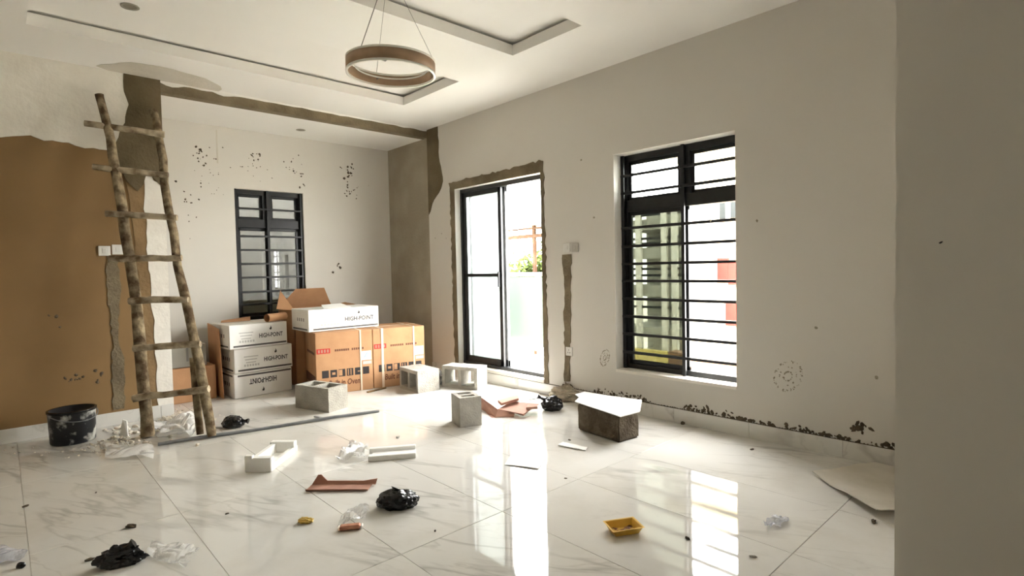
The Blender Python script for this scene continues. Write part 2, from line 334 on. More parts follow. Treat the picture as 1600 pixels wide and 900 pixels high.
# door surround, chase strip and mortar marks on the right wall
y0, y1, z0, z1 = DOOR
def strip(name, pairs, m, parent, t, seed, amp=.012, X=XR):
    rnd = random.Random(seed); a = []; b = []
    for i in range(len(pairs)-1):
        (p0, q0), (p1, q1) = pairs[i], pairs[i+1]; L = max((Vector(p1)-Vector(p0)).length, (Vector(q1)-Vector(q0)).length); k = max(1, int(L/.045))
        for j in range(k+(i == len(pairs)-2)):
            s_ = j/k; a.append(Vector(p0).lerp(Vector(p1), s_)); q = Vector(q0).lerp(Vector(q1), s_); b.append(q+Vector((rnd.uniform(-amp, amp), rnd.uniform(-amp, amp))))
    n = len(a); A = [Vector((X, p.x, p.y)) for p in a]+[Vector((X, p.x, p.y)) for p in b]; B = [v+Vector((-t, 0, 0)) for v in A]
    fs = []
    for i in range(n-1): fs += [(i, i+1, n+i+1, n+i), (2*n+i, 3*n+i, 3*n+i+1, 2*n+i+1), (n+i, n+i+1, 3*n+i+1, 3*n+i), (i, 2*n+i, 2*n+i+1, i+1)]
    fs += [(0, n, 3*n, 2*n), (n-1, 3*n-1, 4*n-1, 2*n-1)]
    return MB().add(A+B, fs).build(name, m, parent)
strip('door_cement_band', [((y1, .11), (y1+.07, .11)), ((y1, z1), (y1+.085, z1-.1)), ((y1, z1), (y1+.10, z1+.09)), ((y0+.3, z1), (y0+.3, z1+.10)), ((y0, z1), (y0-.045, z1+.115)), ((y0, z1-.1), (y0-.045, z1-.1)), ((y0, .11), (y0-.06, .11))], CEMENT, wr, .006, 4)
patch_x('conduit_patch', jag([Vector((p.y, p.z)) for p in (onx(879, 398, XR), onx(893, 397, XR), onx(892, 440, XR), onx(892, 500, XR), onx(891, 560, XR), onx(891, 596, XR), onx(882, 596, XR), onx(883, 550, XR), onx(881, 500, XR), onx(883, 460, XR))], .04, .010, 9), CEMENT, wr, .006)
patch_x('corner_cement_patch', jag([Vector((YW, 1.93)), Vector((YW, ZC-.003)), Vector((5.44, ZC-.003)), Vector((5.43, 2.6)), Vector((5.36, 2.3)), Vector((5.40, 2.22)), Vector((5.55, 2.10))], .06, .010, 12, keep=(0, 1)), CEMENTD, wr, .005)
pts = []; rnd = random.Random(7)
yy = .55
while yy < 3.5:                                # crumbly mortar along the top of the skirting
    dens = .5+.5*noise.noise(Vector((yy*2.3, 0, 4)))
    if dens > .38 and rnd.random() < .8:
        for _ in range(3): pts.append((Vector((XR, yy+rnd.gauss(0, .02), .118+abs(rnd.gauss(0, .018))*dens*1.6)), rnd.uniform(.006, .018)))
    pts.append((Vector((XR, yy, .113)), .008)); yy += rnd.uniform(.012, .03)
for c in (onx(1337, 672, XR), onx(1342, 668, XR), onx(1350, 664, XR)):
    for _ in range(4): pts.append((c+Vector((0, rnd.gauss(0, .02), rnd.gauss(0, .008))), rnd.uniform(.012, .022)))
blobs(MB(), pts, 'x', 5).box((XR-.004, .53, .1095), (XR, YW-.6, .1145)).build('skirting_mortar', MORT, wr, 'stuff')
pts = []
for c, ry, rz in ((onx(1231, 588, XR), .085, .105), (onx(945, 559, XR), .045, .075)):
    for k in range(110):
        q = rnd.uniform(0, 6.283); e = rnd.choice((1, 1, .95, .9, .6, .3)); yq, zq = math.cos(q)*ry*e, math.sin(q)*rz*e
        pts.append((c+Vector((0, yq-.35*zq, zq+.2*yq)), rnd.uniform(.003, .007)))
for p in ((1183, 345), (1275, 512), (1470, 380), (1370, 590), (1110, 345), (908, 250), (928, 340), (690, 365), (680, 372), (697, 372)): 
    if p[0] < 1390: pts.append((onx(*p, XR), rnd.uniform(.008, .014)))
blobs(MB(), pts, 'x', 6).build('scuff_marks', mat('grey_scuff', srgb(140, 132, 114), srgb(160, 152, 134), scale=20), wr, 'stuff')
c = onx(1470, 379, 2.40); blobs(MB(), [(c, .006)], 'x', 2).build('nail_hole', INK, wn)
# splashes on the alcove's back wall
pts = []
for cx, cy, sx, sy, n, r in ((310, 245, 12, 12, 14, .013), (330, 262, 25, 30, 18, .008), (290, 300, 18, 16, 8, .013), (395, 255, 16, 14, 16, .009), (400, 243, 8, 6, 5, .014), (460, 262, 18, 14, 16, .011), (545, 268, 8, 10, 18, .017), (545, 300, 8, 14, 12, .012), (475, 289, 4, 3, 4, .013), (527, 415, 3, 7, 5, .015), (520, 425, 3, 3, 2, .014), (560, 300, 14, 16, 8, .008), (380, 280, 50, 30, 14, .006), (300, 340, 20, 40, 6, .008)):
    for _ in range(n):
        p = ony(cx+rnd.gauss(0, sx*.6), cy+rnd.gauss(0, sy*.6), YB)
        if BWIN[0]-.02 < p.x < BWIN[1]+.02 and p.z < BWIN[3]+.02 or p.z > ZA-.03: continue
        pts.append((p, r*rnd.uniform(.6, 1.2)))
blobs(MB(), pts, 'y', 9).build('mortar_splatter', MORT, wb, 'stuff')
patch_y('filled_crack', [Vector((p.x, p.z)) for p in (ony(337, 203, YB), ony(339, 203, YB), ony(341, 255, YB), ony(339, 255, YB))], CEMENTL, wb, .003, YB)

# ------------------------------------------------------------------ ceiling with two long light coffers
COF = [(.20, 3.14, 4.03, 4.97), (.20, 3.10, 2.55, 3.27)]
mb = wall_mesh(MB(), XL-WT, XR+WT, YN-WT, YW+WT, COF, lambda u, v: Vector((u, v, ZC)), lambda u, v: Vector((u, v, ZC+.085)))
ce = struct(mb.build('ceiling', CEILP), 'white plasterboard ceiling')
struct(MB().box((XL-WT, YN-WT, ZC+.25), (XR+WT, YB+WT, ZC+.40)).build('ceiling_slab', CEILP))
for a, b, c, d in COF:
    e = .012
    MB().box((a-.30, c-.30, ZC+.107), (b+.30, d+.30, ZC+.13)).build('coffer_panel', CEILP, ce)
    g = .30; m_ = MB()
    for lo, hi in (((a-g-.02, c-g, ZC+.085), (a-g, d+g, ZC+.13)), ((b+g, c-g, ZC+.085), (b+g+.02, d+g, ZC+.13)), ((a-g, c-g-.02, ZC+.085), (b+g, c-g, ZC+.13)), ((a-g, d+g, ZC+.085), (b+g, d+g+.02, ZC+.13))): m_.box(lo, hi)
    m_.build('coffer_slot', RAWB, ce)
ca = struct(MB().box((XC-.3, YW+.10, ZA), (XR+.01, YB+WT, ZA+.1)).build('ceiling_alcove', CEILP))
bmx = struct(MB().box((XC, YW, ZA), (XR, YW+.10, ZC)).build('trim_1', CEMENT), 'raw cement beam face over the alcove')
# ragged ceiling paint lapping over the top of the beam, and a damp filler patch on the ceiling
rnd = random.Random(21); n = 60; lip = [Vector((XC+(XR-XC)*i/n, ZC-.016-.012*noise.noise(Vector((i*.35, 1, 0)))-(.02 if i < 14 else 0)*max(0, math.sin(i*.7)))) for i in range(n+1)]
patch_y('paint_lap', lip+[Vector((XR, ZC)), Vector((XC, ZC))], CEILP, bmx, .003)
pp = jag([Vector((onz(a, b, ZC).x, onz(a, b, ZC).y)) for a, b in ((150, 103), (205, 97), (270, 108), (320, 122), (345, 135), (340, 150))]+[Vector((1.55, YW-.002)), Vector((.75, YW-.002))], .08, .02, 31, keep=(6, 7))
MB().prism([(p.x, p.y, ZC) for p in pp], (0, 0, 0), (0, 0, -.002)).build('filler_patch', CEMENTL, ce)

# ------------------------------------------------------------------ skirting tiles
def skirting(name, runs, label):
    root = struct(empty(name), label)
    for ax, c, a, b in runs:
        t = a
        while t < b-.01:
            e = min(b, t+.6)
            if ax == 'x': MB().rbox((c-.011, t+.001, 0.0005), (c, e-.001, .11), .0015).build('skirting_tile', SKIRT, root)
            else: MB().rbox((t+.001, c-.011, 0.0005), (e-.001, c, .11), .0015).build('skirting_tile', SKIRT, root)
            t = e
    return root
skirting('baseboard_right', [('x', XR, .525, YW)], 'marble skirting tiles along the window wall')
skirting('baseboard_front', [('y', YW, XL, XC)], 'marble skirting tiles along the brown wall')
skirting('baseboard_alcove', [('y', YB, XC-.29, XR)], 'marble skirting tiles at the back of the alcove')

# ------------------------------------------------------------------ sliding door
d1 = struct(empty('door_1', (XR, (y0+y1)/2, 0)), 'black framed sliding glass door to the balcony')
XD = XR+.075
MB().box((XR-.012, y0, z0-.02), (XR+WT+.02, y1, z0+.012)).build('threshold', WHITEP, d1)
m_ = MB(); fw = .05
for lo, hi in (((XD, y1-.035, z0), (XD+.10, y1, z1)), ((XD, y0, z0), (XD+.10, y0+.03, z1)), ((XD, y0, z1-.045), (XD+.10, y1, z1)), ((XD-.005, y0, z0+.012), (XD+.10, y1, z0+.045))): m_.rbox(lo, hi, .003)
m_.build('door_frame', BLACKM, d1)
ym = 4.47; xs = XD+.015
def sash(name, ya, yb, x, mframe, mglass, rail=None, st=.05, zt=z1-.045, zb=z0+.045):
    r = MB()
    for lo, hi in (((x, ya, zb), (x+.035, ya+st, zt)), ((x, yb-st, zb), (x+.035, yb, zt)), ((x, ya, zb), (x+.035, yb, zb+.07)), ((x, ya, zt-st), (x+.035, yb, zt))): r.rbox(lo, hi, .003)
    if rail: r.rbox((x, ya, rail-.018), (x+.035, yb, rail+.018), .003)
    o = r.build(name, mframe, d1)
    cuts = [zb+.07, rail-.018, rail+.018, zt-st] if rail else [zb+.07, zt-st]
    for i in range(0, len(cuts), 2): MB().box((x+.014, ya+st, cuts[i]), (x+.020, yb-st, cuts[i+1])).build('pane', mglass, o)
    return o
zr = onx(748, 430, xs).z
s1 = sash('sliding_panel', ym-.02, y1-.035, xs, BLACKM, FROST, zr)
MB().rbox((xs-.03, ym+.005, 1.05), (xs, ym+.025, 1.22), .004).build('pull_handle', BLACKM, s1)
s2 = sash('rear_panel', ym+.03, y1-.04, xs+.045, GREYM, CLEAR, None, .055)
s2.location.y -= .075
# ------------------------------------------------------------------ barred windows
def barred_window(name, label, to, u0, u1, v0, v1, dep, zbars, zub, zt, leftglass, rightglass, um, topglass=CLEAR):
    """to(u, d, v) maps wall coordinates (u along, d into the wall) to the room"""
    root = struct(empty(name), label)
    def bx(mbx, a, b): 
        p, q = to(*a), to(*b); lo = [min(p[i], q[i]) for i in range(3)]; hi = [max(p[i], q[i]) for i in range(3)]; mbx.rbox(lo, hi, .002); return mbx
    f = .045; D = dep
    m_ = MB()
    for a, b in (((u0, D, v0), (u0+f, D+.08, v1)), ((u1-f, D, v0), (u1, D+.08, v1)), ((u0, D, v1-f*1.2), (u1, D+.08, v1)), ((u0, D, v0), (u1, D+.08, v0+f))): bx(m_, a, b)
    fr = m_.build('window_frame', BLACKM, root)
    bx(MB(), (u0, D, zt-.05), (u1, D+.08, zt+.05)).build('transom', BLACKM, root)
    bx(MB(), (um-.05, D, zt+.05), (um+.05, D+.07, v1-f)).build('mullion', BLACKM, root)
    # sliding sashes below
    for ua, ub, d, g in ((u0+f, um+.025, D+.045, leftglass), (um-.025, u1-f, D+.015, rightglass)):
        if g is None: continue
        s_ = MB(); st = .032
        for a, b in (((ua, d, v0+f), (ua+st, d+.025, zt-.05)), ((ub-st, d, v0+f), (ub, d+.025, zt-.05)), ((ua, d, v0+f), (ub, d+.025, v0+f+st)), ((ua, d, zt-.05-st), (ub, d+.025, zt-.05))): bx(s_, a, b)
        so = s_.build('sash', BLACKM, root)
        bx(MB(), (ua+st, d+.01, v0+f+st), (ub-st, d+.015, zt-.05-st)).build('pane', g, so)
    for ua, ub in ((u0+f, um-.05), (um+.05, u1-f)):
        s_ = MB(); st = .025; d = D+.03
        for a, b in (((ua, d, zt+.05), (ua+st, d+.03, v1-f)), ((ub-st, d, zt+.05), (ub, d+.03, v1-f)), ((ua, d, zt+.05), (ub, d+.03, zt+.05+st)), ((ua, d, v1-f*1.2-st), (ub, d+.03, v1-f*1.2))): bx(s_, a, b)
        so = s_.build('top_light', BLACKM, root)
        bx(MB(), (ua+st, d+.01, zt+.05+st), (ub-st, d+.014, v1-f*1.2-st)).build('pane', topglass, so)
    gd = D-.03                                   # burglar grille in front of the frame
    for u in (u0, u1-.03): bx(MB(), (u, gd, v0), (u+.03, gd+.02, v1)).build('grille_upright', BLACKM, root)
    bx(MB(), (um-.014, gd, v0), (um+.014, gd+.02, v1)).build('grille_upright', BLACKM, root)
    for z in zbars+zub: bx(MB(), (u0, gd-.004, z-.0115), (u1, gd+.019, z+.0115)).build('grille_bar', BLACKM, root)
    return root
dd = ray(974, 400); XW = WIN[1]*dd[0]/dd[1]; dep = max(.05, XW-XR)
bars = [onx(1147, y_, XR+dep-.02).z for y_ in (343, 376.4, 408.5, 439.5, 472, 504, 536, 569)]
ub = [onx(1147, y_, XR+dep-.02).z for y_ in (247, 279)]
zt1 = onx(1147, 303, XR+dep).z
um1 = onx(1070, 450, XR+dep).y
barred_window('window_1', 'black barred sliding window in the off white wall', lambda u, d, v: (XR+d, u, v), WIN[0], WIN[1], WIN[2], WIN[3], dep+.005, bars, ub, zt1, None, TINT, um1)
MB().box((XR-.006, WIN[0]-.0, WIN[2]-.02), (XR+WT+.03, WIN[1], WIN[2]+.004)).build('window_sill', WHITEP, bpy.data.objects['window_1'])
bb = [ony(420, y_, YB+.05).z for y_ in (370, 391, 412, 433, 455, 474)]
bb += [bb[-1]-.15, bb[-1]-.30]
barred_window('window_2', 'small black barred window behind the cartons', lambda u, d, v: (u, YB+d, v), BWIN[0], BWIN[1], BWIN[2], BWIN[3], .055, bb, [ony(420, 328, YB+.05).z], ony(420, 350, YB+.05).z, GREYG, GREYG, (BWIN[0]+BWIN[1])/2-.02, GREYG)


# ------------------------------------------------------------------ outside: balcony, shed, tree, neighbours
struct(MB().box((-40, -40, -3.4), (60, 60, -3.2)).build('ground_outside', mat('pale_ground', srgb(196, 190, 178), srgb(210, 204, 192), scale=.5, rough=.9)))
struct(MB().box((XR+WT, 3.4, -.2), (5.45, 8.05, .04)).build('floor_balcony', mat('balcony_screed', srgb(206, 202, 194), srgb(216, 212, 204), scale=3, rough=.7)))
rl = tag(empty('balcony_railing', (5.35, 5.5, .04)), 'white balcony railing with pale green frosted glass panels outside the door', 'railing')
MB().rbox((5.32, 4.35, 1.14), (5.38, 8.0, 1.19), .006).build('top_rail', WPLAST, rl); MB().rbox((5.33, 4.35, .12), (5.37, 8.0, .16), .004).build('bottom_rail', WPLAST, rl)
for k in range(5):
    yk = 4.38+k*.855; MB().rbox((5.325, yk-.025, .04), (5.375, yk+.025, 1.16), .004).build('post', WPLAST, rl)
    if k < 4: MB().box((5.345, yk+.03, .17), (5.355, yk+.825, 1.13)).build('glass_panel', RAILG, rl)
shed = tag(empty('timber_shelter', (7.6, 7.2, -3.2)), 'brown timber shelter frame rising behind the balcony railing', 'shelter')
SHW = mat('shelter_timber', srgb(52, 40, 32), srgb(72, 56, 44), scale=5, rough=1, spec=0)
pa, pb = onx(793, 372, 7.6), onx(870, 366, 7.6)
MB().box((7.55, pb.y-.1, pa.z-.035), (7.65, pa.y, pa.z+.035)).build('beam', SHW, shed)
MB().box((7.55, pb.y-.1, pa.z+.13), (7.60, pa.y-.05, pa.z+.16)).build('beam', SHW, shed)
MB().box((7.3, pb.y-.1, pa.z+.20), (8.4, pa.y-.1, pa.z+.22)).build('roof_sheet', mat('roof_sheet', srgb(150, 142, 130), rough=.7), shed)
for y_ in (onx(836, 400, 7.6).y, pb.y): MB().box((7.56, y_-.03, -3.2), (7.62, y_+.03, pa.z+.20)).build('post', SHW, shed)
def tree(name, base, h, r, seed, label, nleaf=3000):
    rt = tag(empty(name, base), label, 'tree'); rnd = random.Random(seed); b = Vector(base)
    MB().tube([b, b+Vector((.1, 0, h*.45)), b+Vector((.05, .1, h*.8))], [.16, .12, .05], 8).build('trunk', WOODD, rt)
    mb = MB(); cl = [b+Vector((rnd.gauss(0, r*.5), rnd.gauss(0, r*.5), h*.78+rnd.gauss(0, r*.45))) for _ in range(16)]
    for i in range(nleaf):
        c = rnd.choice(cl); p = c+Vector([rnd.gauss(0, r*.22) for _ in range(3)]); a = Vector([rnd.gauss(0, 1) for _ in range(3)]).normalized(); q = a.orthogonal().normalized(); s_ = rnd.uniform(.06, .13)
        mb.add([p-a*s_, p+q*s_*.5, p+a*s_, p-q*s_*.5], [(0, 1, 2, 3)])
    mb.build('foliage', mat('leaf_green', srgb(34, 42, 20), srgb(64, 72, 40), scale=3, rough=1, spec=0), rt, 'stuff')
pt = onx(825, 405, 11.0); tree('garden_tree', (11.0, pt.y, -3.2), pt.z+3.2+.55, .95, 3, 'leafy green tree seen past the timber shelter')
pt = onx(700, 405, 15.0); 
# neighbouring house across the side yard
XN = 9.5
nh = tag(empty('neighbouring_house', (XN, 2.5, -3.2)), 'cream neighbouring house with red panels seen through the barred window', 'house')
HW = mat('house_wall', srgb(190, 180, 158), srgb(204, 194, 172), scale=1.5, rough=.85)
ya, yb_ = onx(1230, 400, XN).y, onx(1068, 400, XN).y
zt_ = onx(1110, 270, XN).z
MB().box((XN, ya-1.5, -3.2), (XN+5, yb_, zt_+.3)).build('house_wall', HW, nh)
MB().box((XN-.35, ya-1.6, zt_+.3), (XN+5.2, yb_+.25, zt_+.5)).build('roof_slab', mat('roof_fascia', srgb(190, 176, 140), rough=.8), nh)
REDP = mat('red_panel', srgb(130, 26, 18), srgb(150, 36, 26), scale=4, rough=.6); DGL = mat('dark_window_glass', srgb(40, 44, 46), rough=.15)
for p0, p1 in (((1104, 404), (1140, 440)), ((1140, 408), (1165, 445)), ((1136, 474), (1165, 510))):
    a, b = onx(*p0, XN), onx(*p1, XN); MB().box((XN-.06, min(a.y, b.y), min(a.z, b.z)), (XN, max(a.y, b.y), max(a.z, b.z))).build('red_panel', REDP, nh)
for p0, p1 in (((1127, 318), (1136, 343)), ((1144, 315), (1156, 340))):
    a, b = onx(*p0, XN), onx(*p1, XN); wn_ = MB().box((XN-.05, min(a.y, b.y)-.04, min(a.z, b.z)-.04), (XN, max(a.y, b.y)+.04, max(a.z, b.z)+.04)).build('window', HW, nh)
    MB().box((XN-.07, min(a.y, b.y), min(a.z, b.z)), (XN-.05, max(a.y, b.y), max(a.z, b.z))).build('pane', DGL, wn_)
a, b = onx(1076, 570, 6.5), onx(1160, 590, 6.5)
yw = tag(MB().box((6.5, b.y-1.2, -3.2), (6.7, a.y+.3, max(a.z, .1))).build('yard_wall', mat('peach_brick', srgb(120, 92, 68), srgb(136, 106, 80), scale=6, rough=.9)), 'peach coloured yard wall below the neighbouring house', 'wall')
# grey stair tower seen through the tinted sash
XT = 8.0
ya, yb_ = onx(1062, 400, XT).y, onx(985, 400, XT).y
tw = tag(empty('stair_tower', (XT, (ya+yb_)/2, -3.2)), 'grey open stair tower with white posts seen through tinted glass', 'tower')
TWG = mat('tower_render', srgb(150, 150, 142), srgb(166, 166, 158), scale=2, rough=.9)
z_ = lambda y: onx(1025, y, XT).z
MB().box((XT+.8, ya-.1, -3.2), (XT+1.05, yb_+.2, z_(300))).build('rear_wall', TWG, tw)
for y_ in (350, 395, 455, 520): MB().box((XT, ya-.1, z_(y_)-.09), (XT+.8, yb_+.2, z_(y_)+.09)).build('landing', TWG, tw)
for x_ in (1000, 1040, 1056): q = onx(x_, 400, XT).y; MB().box((XT-.06, q-.05, -3.2), (XT, q+.05, z_(300))).build('post', WPLAST, tw)
for y_ in (335, 372, 380, 420, 430, 480): q = z_(y_); MB().box((XT-.03, ya-.1, q-.02), (XT, yb_+.2, q+.02)).build('guard_rail', DGL, tw)
MB().box((XT-.2, ya-.3, -3.2), (XT-.1, yb_+.2, z_(545))).build('yellow_base', mat('yellow_render', srgb(200, 182, 110), rough=.9), tw)
# boundary wall behind the alcove window, with two open slits
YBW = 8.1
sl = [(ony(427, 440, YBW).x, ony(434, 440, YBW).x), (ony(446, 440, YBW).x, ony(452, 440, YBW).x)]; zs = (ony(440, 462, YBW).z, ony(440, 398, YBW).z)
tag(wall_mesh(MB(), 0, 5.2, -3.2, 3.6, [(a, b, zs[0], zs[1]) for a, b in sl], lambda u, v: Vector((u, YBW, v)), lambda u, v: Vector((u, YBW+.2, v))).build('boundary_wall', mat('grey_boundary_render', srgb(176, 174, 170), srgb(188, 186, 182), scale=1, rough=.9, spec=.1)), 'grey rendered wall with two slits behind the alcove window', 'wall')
tag(MB().box((1.2, 7.3, -3.2), (5.2, 7.5, ony(390, 470, 7.3).z)).build('garden_wall', mat('mossy_wall', srgb(70, 66, 50), srgb(90, 84, 64), scale=3, rough=.9)), 'low dark mossy wall below the alcove window', 'wall')

# ------------------------------------------------------------------ cartons
def text_mesh(body, size, shear=0.0):
    c = bpy.data.curves.new('t', 'FONT'); c.body = body; c.size = size; c.shear = shear; c.align_x = 'LEFT'; c.resolution_u = 2; c.offset = size*.022
    o = bpy.data.objects.new('t', c); COL.objects.link(o); bpy.context.view_layer.update()
    me = bpy.data.meshes.new_from_object(o.evaluated_get(bpy.context.evaluated_depsgraph_get())); bpy.data.objects.remove(o)
    vs = [v.co.copy() for v in me.vertices]; fs = [tuple(p.vertices) for p in me.polygons]; bpy.data.meshes.remove(me); return vs, fs
def letter(name, body, size, x, z, width, m, parent, M, yoff=-.0015, shear=0, flip=False):
    """print on the front face (local y = 0 plane looking along -y); width rescales the line"""
    vs, fs = text_mesh(body, size, shear); x0 = min(v.x for v in vs); x1 = max(v.x for v in vs); k = width/(x1-x0)
    pts = [Vector(((v.x-x0)*k, yoff, v.y)) for v in vs]
    if flip: pts = [Vector((width-p.x, p.y, size*.72-p.z)) for p in pts]
    return MB().add([M @ (p+Vector((x, 0, z))) for p in pts], fs).build(name, m, parent, 'stuff')
def frect(mb, x0, x1, z0, z1, M, t=.0015, y=0): return mb.box((x0, y-t, z0), (x1, y, z1), M)
def plume(x, z, s, M):
    return MB().prism([M @ Vector(p) for p in ((x, -.001, z), (x+s*.5, -.001, z+s*.1), (x+s*.55, -.001, z+s*.55), (x+s*.25, -.001, z+s*1.3), (x+s*.2, -.001, z+s*.7), (x-.1*s, -.001, z+s*.4))], (0, 0, 0), M.to_3x3() @ Vector((0, -.001, 0)))
def frame(P, ang): return Matrix.Translation(P) @ Matrix.Rotation(ang, 4, 'Z')

def white_carton(P, ang, L, D, h, label, open_top=False, upside=False):
    M = frame(P, ang); rt = tag(empty('white_carton', P, ang), label, 'carton', 'white cartons')
    MB().rbox((0, 0, .001), (L, D, h-.004), .004, M).build('body', WCARTON, rt)
    s_ = MB().box((L*.06, -.001, h*.07), (L*.985, .0, h*.14), M) if not upside else MB().box((L*.06, -.001, h*.86), (L*.985, .0, h*.93), M)
    s_.box((-.001, D*.08, h*.07 if not upside else h*.86), (0, D*.92, h*.14 if not upside else h*.93), M); s_.build('printed_stripe', INKM, rt)
    if not upside:
        letter('lettering', 'HIGH-POINT', .062, L*.50, h*.38, L*.42, INK, rt, M)
        plume(L*.69, h*.68, .035, M).build('printed_emblem', INK, rt)
        q = MB()
        for k in range(3): frect(q, L*.16+k*.01, L*.40-k*.012, h*(.62-k*.12), h*(.66-k*.12), M, .001)
        for k in range(6): frect(q, L*(.16+k*.045), L*(.19+k*.045), h*.24, h*.33, M, .001)
        q.build('printed_lines', INKL, rt, 'stuff')
    else:
        letter('lettering', 'HIGH-POINT', .075, L*.25, h*.50, L*.47, INK, rt, M, flip=True)
        plume(L*.47, h*.16, .035, M).build('printed_emblem', INK, rt)
    q = MB()
    for k in range(4): q.box((-.001, D*(.25+k*.12), h*.45), (0, D*(.30+k*.12), h*.60), M)
    q.build('side_print', INKG, rt, 'stuff')
    if open_top:
        MB().prism([M @ Vector(p) for p in ((L*.22, .02, h), (L*.60, .02, h), (L*.54, .16, h+.035), (L*.26, .16, h+.03))], (0, 0, 0), (0, 0, .004)).build('flap', WCARTON, rt)
    else:
        MB().box((L*.02, D*.47, h-.0045), (L*.98, D*.53, h-.003), M).build('tape', STRAP, rt)
    return rt
PW = onz(367, 624); aw = math.radians(2.0)
hs = .25
white_carton(PW, aw, .58, .52, hs, 'white carton on the floor, bottom of the stack of three', upside=True)
white_carton(PW+Vector((.01, .01, hs)), aw-.02, .58, .52, hs, 'white carton in the middle of the stack of three')
white_carton(PW+Vector((-.035, -.02, 2*hs)), aw+.03, .58, .52, .245, 'white carton on top of the stack of three')

def oven_carton(P, ang, W, D, h, label, text):
    M = frame(P, ang); rt = tag(empty('oven_carton', P, ang), label, 'carton', 'brown oven cartons')
    MB().rbox((0, 0, .001), (W, D, h), .005, M).build('body', CARTON, rt)
    MB().box((.004, D*.47, h), (W-.004, D*.53, h+.001), M).build('tape', STRAP, rt)
    frect(MB(), W*.02, W*.25, h*.665, h*.745, M, .001).build('red_logo', RED, rt)
    q = MB()
    for k in range(4): frect(q, W*(.045+k*.05), W*(.075+k*.05), h*.68, h*.73, M, .0012)
    q.build('logo_letters', PINKC, rt, 'stuff')
    q = MB()
    for k in range(14):
        if k != 7: frect(q, W*(.33+k*.037), W*(.358+k*.037), h*.685, h*.72, M, .001)
    q.build('printed_line', INKB, rt, 'stuff')
    for k in range(6):                           # row of pictograms
        b = frect(MB(), W*(.10+k*.143), W*(.215+k*.143), h*.27, h*.39, M, .001).build('pictogram', INK, rt)
        q = MB()
        if k == 1: frect(q, W*(.13+k*.143), W*(.185+k*.143), h*.31, h*.35, M, .0013)
        elif k == 2: frect(q, W*(.105+k*.143), W*(.165+k*.143), h*.285, h*.38, M, .0013)
        elif k == 3: [frect(q, W*(.12+k*.143+j*.045), W*(.135+k*.143+j*.045), h*.28, h*.38, M, .0013) for j in range(2)]
        elif k == 4: frect(q, W*(.15+k*.143), W*(.20+k*.143), h*.32, h*.335, M, .0013)
        if q.v: q.build('pictogram_symbol', CARTON, b)
    letter('lettering', text, .085, W*.21, h*.13, W*.55, INKB, rt, M, shear=.15)
    frect(MB(), W*.80, W*.975, h*.50, h*.65, M, .0012).build('paper_label', PAPER, rt)
    q = MB(); M2 = M @ Matrix.Translation((W*.885, -.0014, h*.575)) @ Matrix.Rotation(.6, 4, 'Y'); q.box((-.012, -.0008, -.03), (-.004, 0, .03), M2); q.box((.006, -.0008, -.03), (.012, 0, .03), M2)
    q.build('label_mark', INKBLUE, rt)
    frect(MB(), W*.82, W*.975, h*.43, h*.48, M, .0012).build('grey_label', INKL, rt)
    for x in (.22 if text == '' else .785,):
        MB().box((W*x-.008, -.004, 0), (W*x+.008, -.002, h+.004), M).build('strap', STRAP, rt)
        MB().box((W*x-.008, -.004, h+.001), (W*x+.008, D+.003, h+.003), M).build('strap', STRAP, rt)
    q = MB(); q.box((-.001, D*.1, h*.64), (0, D*.8, h*.68), M); q.box((-.001, D*.05, h*.15), (0, D*.95, h*.30), M); q.build('side_print', INKB, rt, 'stuff')
    return rt
PO = onz(495, 619); PO2 = onz(665, 597); ao = math.atan2(PO2.y-PO.y, PO2.x-PO.x); Wt = (PO2-PO).length
eo = Vector((math.cos(ao), math.sin(ao), 0)); no = Vector((-eo.y, eo.x, 0)); ho = .635
oven_carton(PO, ao, Wt*.5-.004, .56, ho, 'brown oven carton carrying a white carton', 'Built in Oven')
oc2 = oven_carton(PO+eo*(Wt*.5+.002), ao, Wt*.5-.004, .56, ho, 'brown oven carton beside the hollow block, nearest the sliding door', 'Built in Oven')
M2 = frame(PO+eo*(Wt*.5+.002), ao); MB().box((.09, -.004, 0), (.115, -.002, ho+.003), M2).build('strap', STRAP, oc2); MB().box((.09, -.004, ho+.001), (.115, .56, ho+.003), M2).build('strap', STRAP, oc2)
a = onz(482.5, 519.8, ho+.004); b = onz(592, 509.5, ho+.004)
white_carton(a, math.atan2(b.y-a.y, b.x-a.x), (b-a).length, .46, .232, 'white open carton lying on top of a brown oven carton', open_top=True)

# open brown carton behind, flaps up
Y0 = 6.06; xa, xb = 2.36, 3.0; zb = ony(500, 482, Y0).z
oc = tag(empty('open_carton', ((xa+xb)/2, 6.3, 0)), 'open brown carton with raised flaps behind the oven cartons', 'carton')
q = MB(); t = .005
for lo, hi in (((xa, Y0, 0), (xb, Y0+t, zb)), ((xa, 6.53-t, 0), (xb, 6.53, zb)), ((xa, Y0, 0), (xa+t, 6.53, zb)), ((xb-t, Y0, 0), (xb, 6.53, zb)), ((xa, Y0, 0), (xb, 6.53, t))): q.box(lo, hi)
q.build('body', CARTON, oc)
zt_ = ony(500, 450, 6.3).z
MB().prism([(xa, 6.53, zb), (xb, 6.53, zb), (xb-.16, 6.36, zt_), (xa+.14, 6.36, zt_)], (0, 0, 0), (0, -.005, 0)).build('flap', CARTON, oc)
MB().prism([(xa, Y0, zb), (xa, 6.5, zb), (xa-.02, 6.40, zt_-.01), (xa-.17, 6.12, zb+.02)], (0, 0, 0), (.005, 0, 0)).build('flap', CARTON, oc)
MB().prism([(xb, Y0, zb), (xb, 6.5, zb), (xb+.13, 6.42, zb+.035), (xb+.13, 6.14, zb+.02)], (0, 0, 0), (-.005, 0, 0)).build('flap', CARTON, oc)
